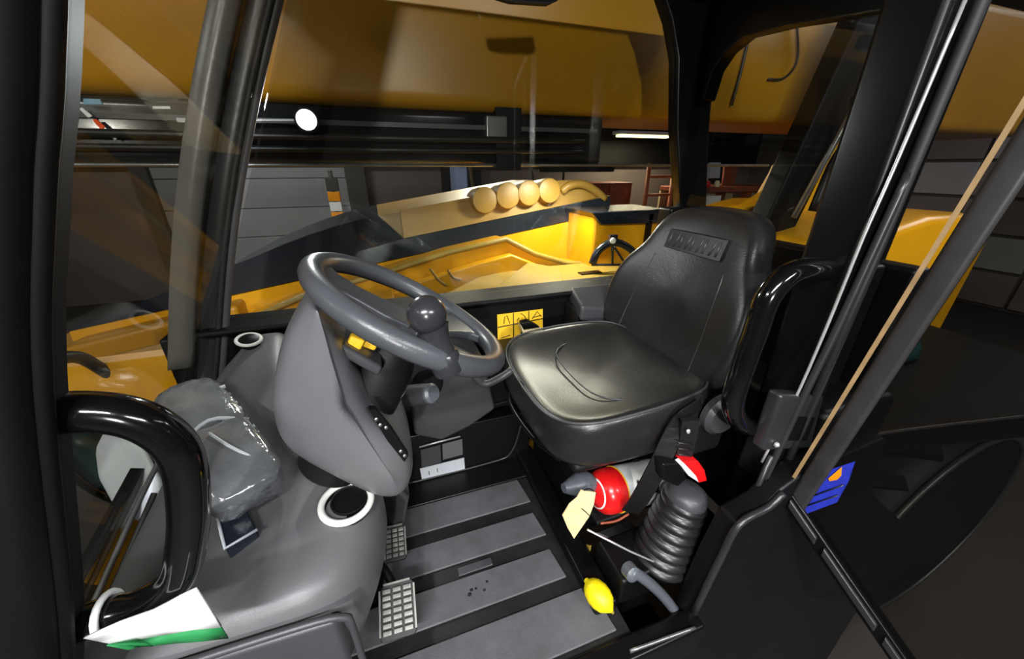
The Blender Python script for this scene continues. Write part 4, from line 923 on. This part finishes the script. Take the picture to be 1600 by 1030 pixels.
# ================================================================== grab handles
hl = thing('grab_handle', (-.36, .41, .5), 'thick black bent grab handle on the left front post', 'grab handle', 'door grab handles')
tube('bar', [(-.395, .41, .765), (-.34, .42, .782), (-.290, .42, .778), (-.255, .42, .755), (-.240, .42, .71), (-.253, .42, .64), (-.275, .42, .575), (-.300, .42, .525), (-.345, .42, .498), (-.39, .42, .499), (-.46, .41, .50)], .0205, 'gloss', hl, seg=18, smooth=6)
lathe('flange', (-.36, .412, .785), (1, .05, .0), [(.03, -.02), (.03, .0), (.022, .006)], 'blackmatt', hl, 20)
lathe('flange', (-.445, .412, .50), (1, .05, .0), [(.03, -.02), (.03, .0), (.022, .006)], 'blackmatt', hl, 20)
h2 = thing('grab_handle', (.75, .45, .5), 'long black grab handle on the right door post beside the seat', 'grab handle', 'door grab handles')
tube('bar', [at(1315, 425, Y=.452), at(1280, 420, Y=.448), at(1235, 428, Y=.445), at(1200, 465, Y=.445), at(1180, 520, Y=.445), at(1152, 600, Y=.445), at(1146, 640, Y=.445), at(1165, 665, Y=.445), at(1205, 668, Y=.45), at(1240, 660, Y=.452)], .0215, 'gloss', h2, seg=18, smooth=6)
lathe('flange', at(1296, 424, Y=.452), (-1, 0, 0), [(.028, -.01), (.028, .004), (.022, .010)], 'gloss', h2, 20)
lathe('flange', at(1212, 667, Y=.452), (-1, 0, 0), [(.028, -.01), (.028, .004), (.022, .010)], 'gloss', h2, 20)
# cloth hanging on the left handle
ct = thing('cloth_tag', (-.32, .40, .44), 'white cloth strip with a green hem tied on the left handle', 'cloth')
tube('loop', [Vector((-.375, .42, .50)) + Vector((.0, .0235 * math.cos(a), .0235 * math.sin(a))) for a in [2 * math.pi * k / 20 for k in range(20)]], .004, 'cloth', ct, smooth=0, closed=True, seg=8)
def clothgrid(name, rows, m, th=.003):
    n = len(rows[0]); vs = [p for r in rows for p in r]; fs = [(i * n + k, i * n + k + 1, (i + 1) * n + k + 1, (i + 1) * n + k) for i in range(len(rows) - 1) for k in range(n - 1)]
    o = mesh(name, vs, fs, m, ct, smooth=True); s = o.modifiers.new('solid', 'SOLIDIFY'); s.thickness = th; return o
topE = [(130, 998), (185, 975), (240, 955), (280, 932), (303, 921)]
botE = [(170, 1006), (215, 1000), (262, 992), (300, 985), (345, 981)]
hemE = [(205, 1012), (240, 1010), (275, 1006), (315, 1003), (357, 998)]
rows = []
for i in range(5):
    t = i / 4; rows.append([at(a[0] + (b[0] - a[0]) * t, a[1] + (b[1] - a[1]) * t, Y=.385 - .012 * math.sin(j * 1.7 + t * 2)) for j, (a, b) in enumerate(zip(topE, botE))])
clothgrid('cloth', rows, 'cloth')
rows = []
for i in range(3):
    t = i / 2; rows.append([at(a[0] + (b[0] - a[0]) * t, a[1] + (b[1] - a[1]) * t, Y=.385 - .012 * math.sin(j * 1.7 + 2 + t * .6)) for j, (a, b) in enumerate(zip(botE, hemE))])
clothgrid('green_hem', rows, 'green')
# roof fitting at the top edge
rf = thing('roof_mirror', (.42, 1.08, 1.45), 'dark interior mirror under the roof at the top edge', 'mirror')
prism('housing', [at(772, -30, Y=1.1), at(866, -30, Y=1.1), at(870, 0, Y=1.1), at(858, 5, Y=1.1), at(800, 1, Y=1.1), at(776, -6, Y=1.1)], (0, .03, 0), 'panel', rf, bevel=.006)
tube('rim', [at(776, -6, Y=1.098), at(800, 1, Y=1.098), at(858, 5, Y=1.098), at(870, 0, Y=1.098)], .003, 'post', rf, smooth=0, seg=6)
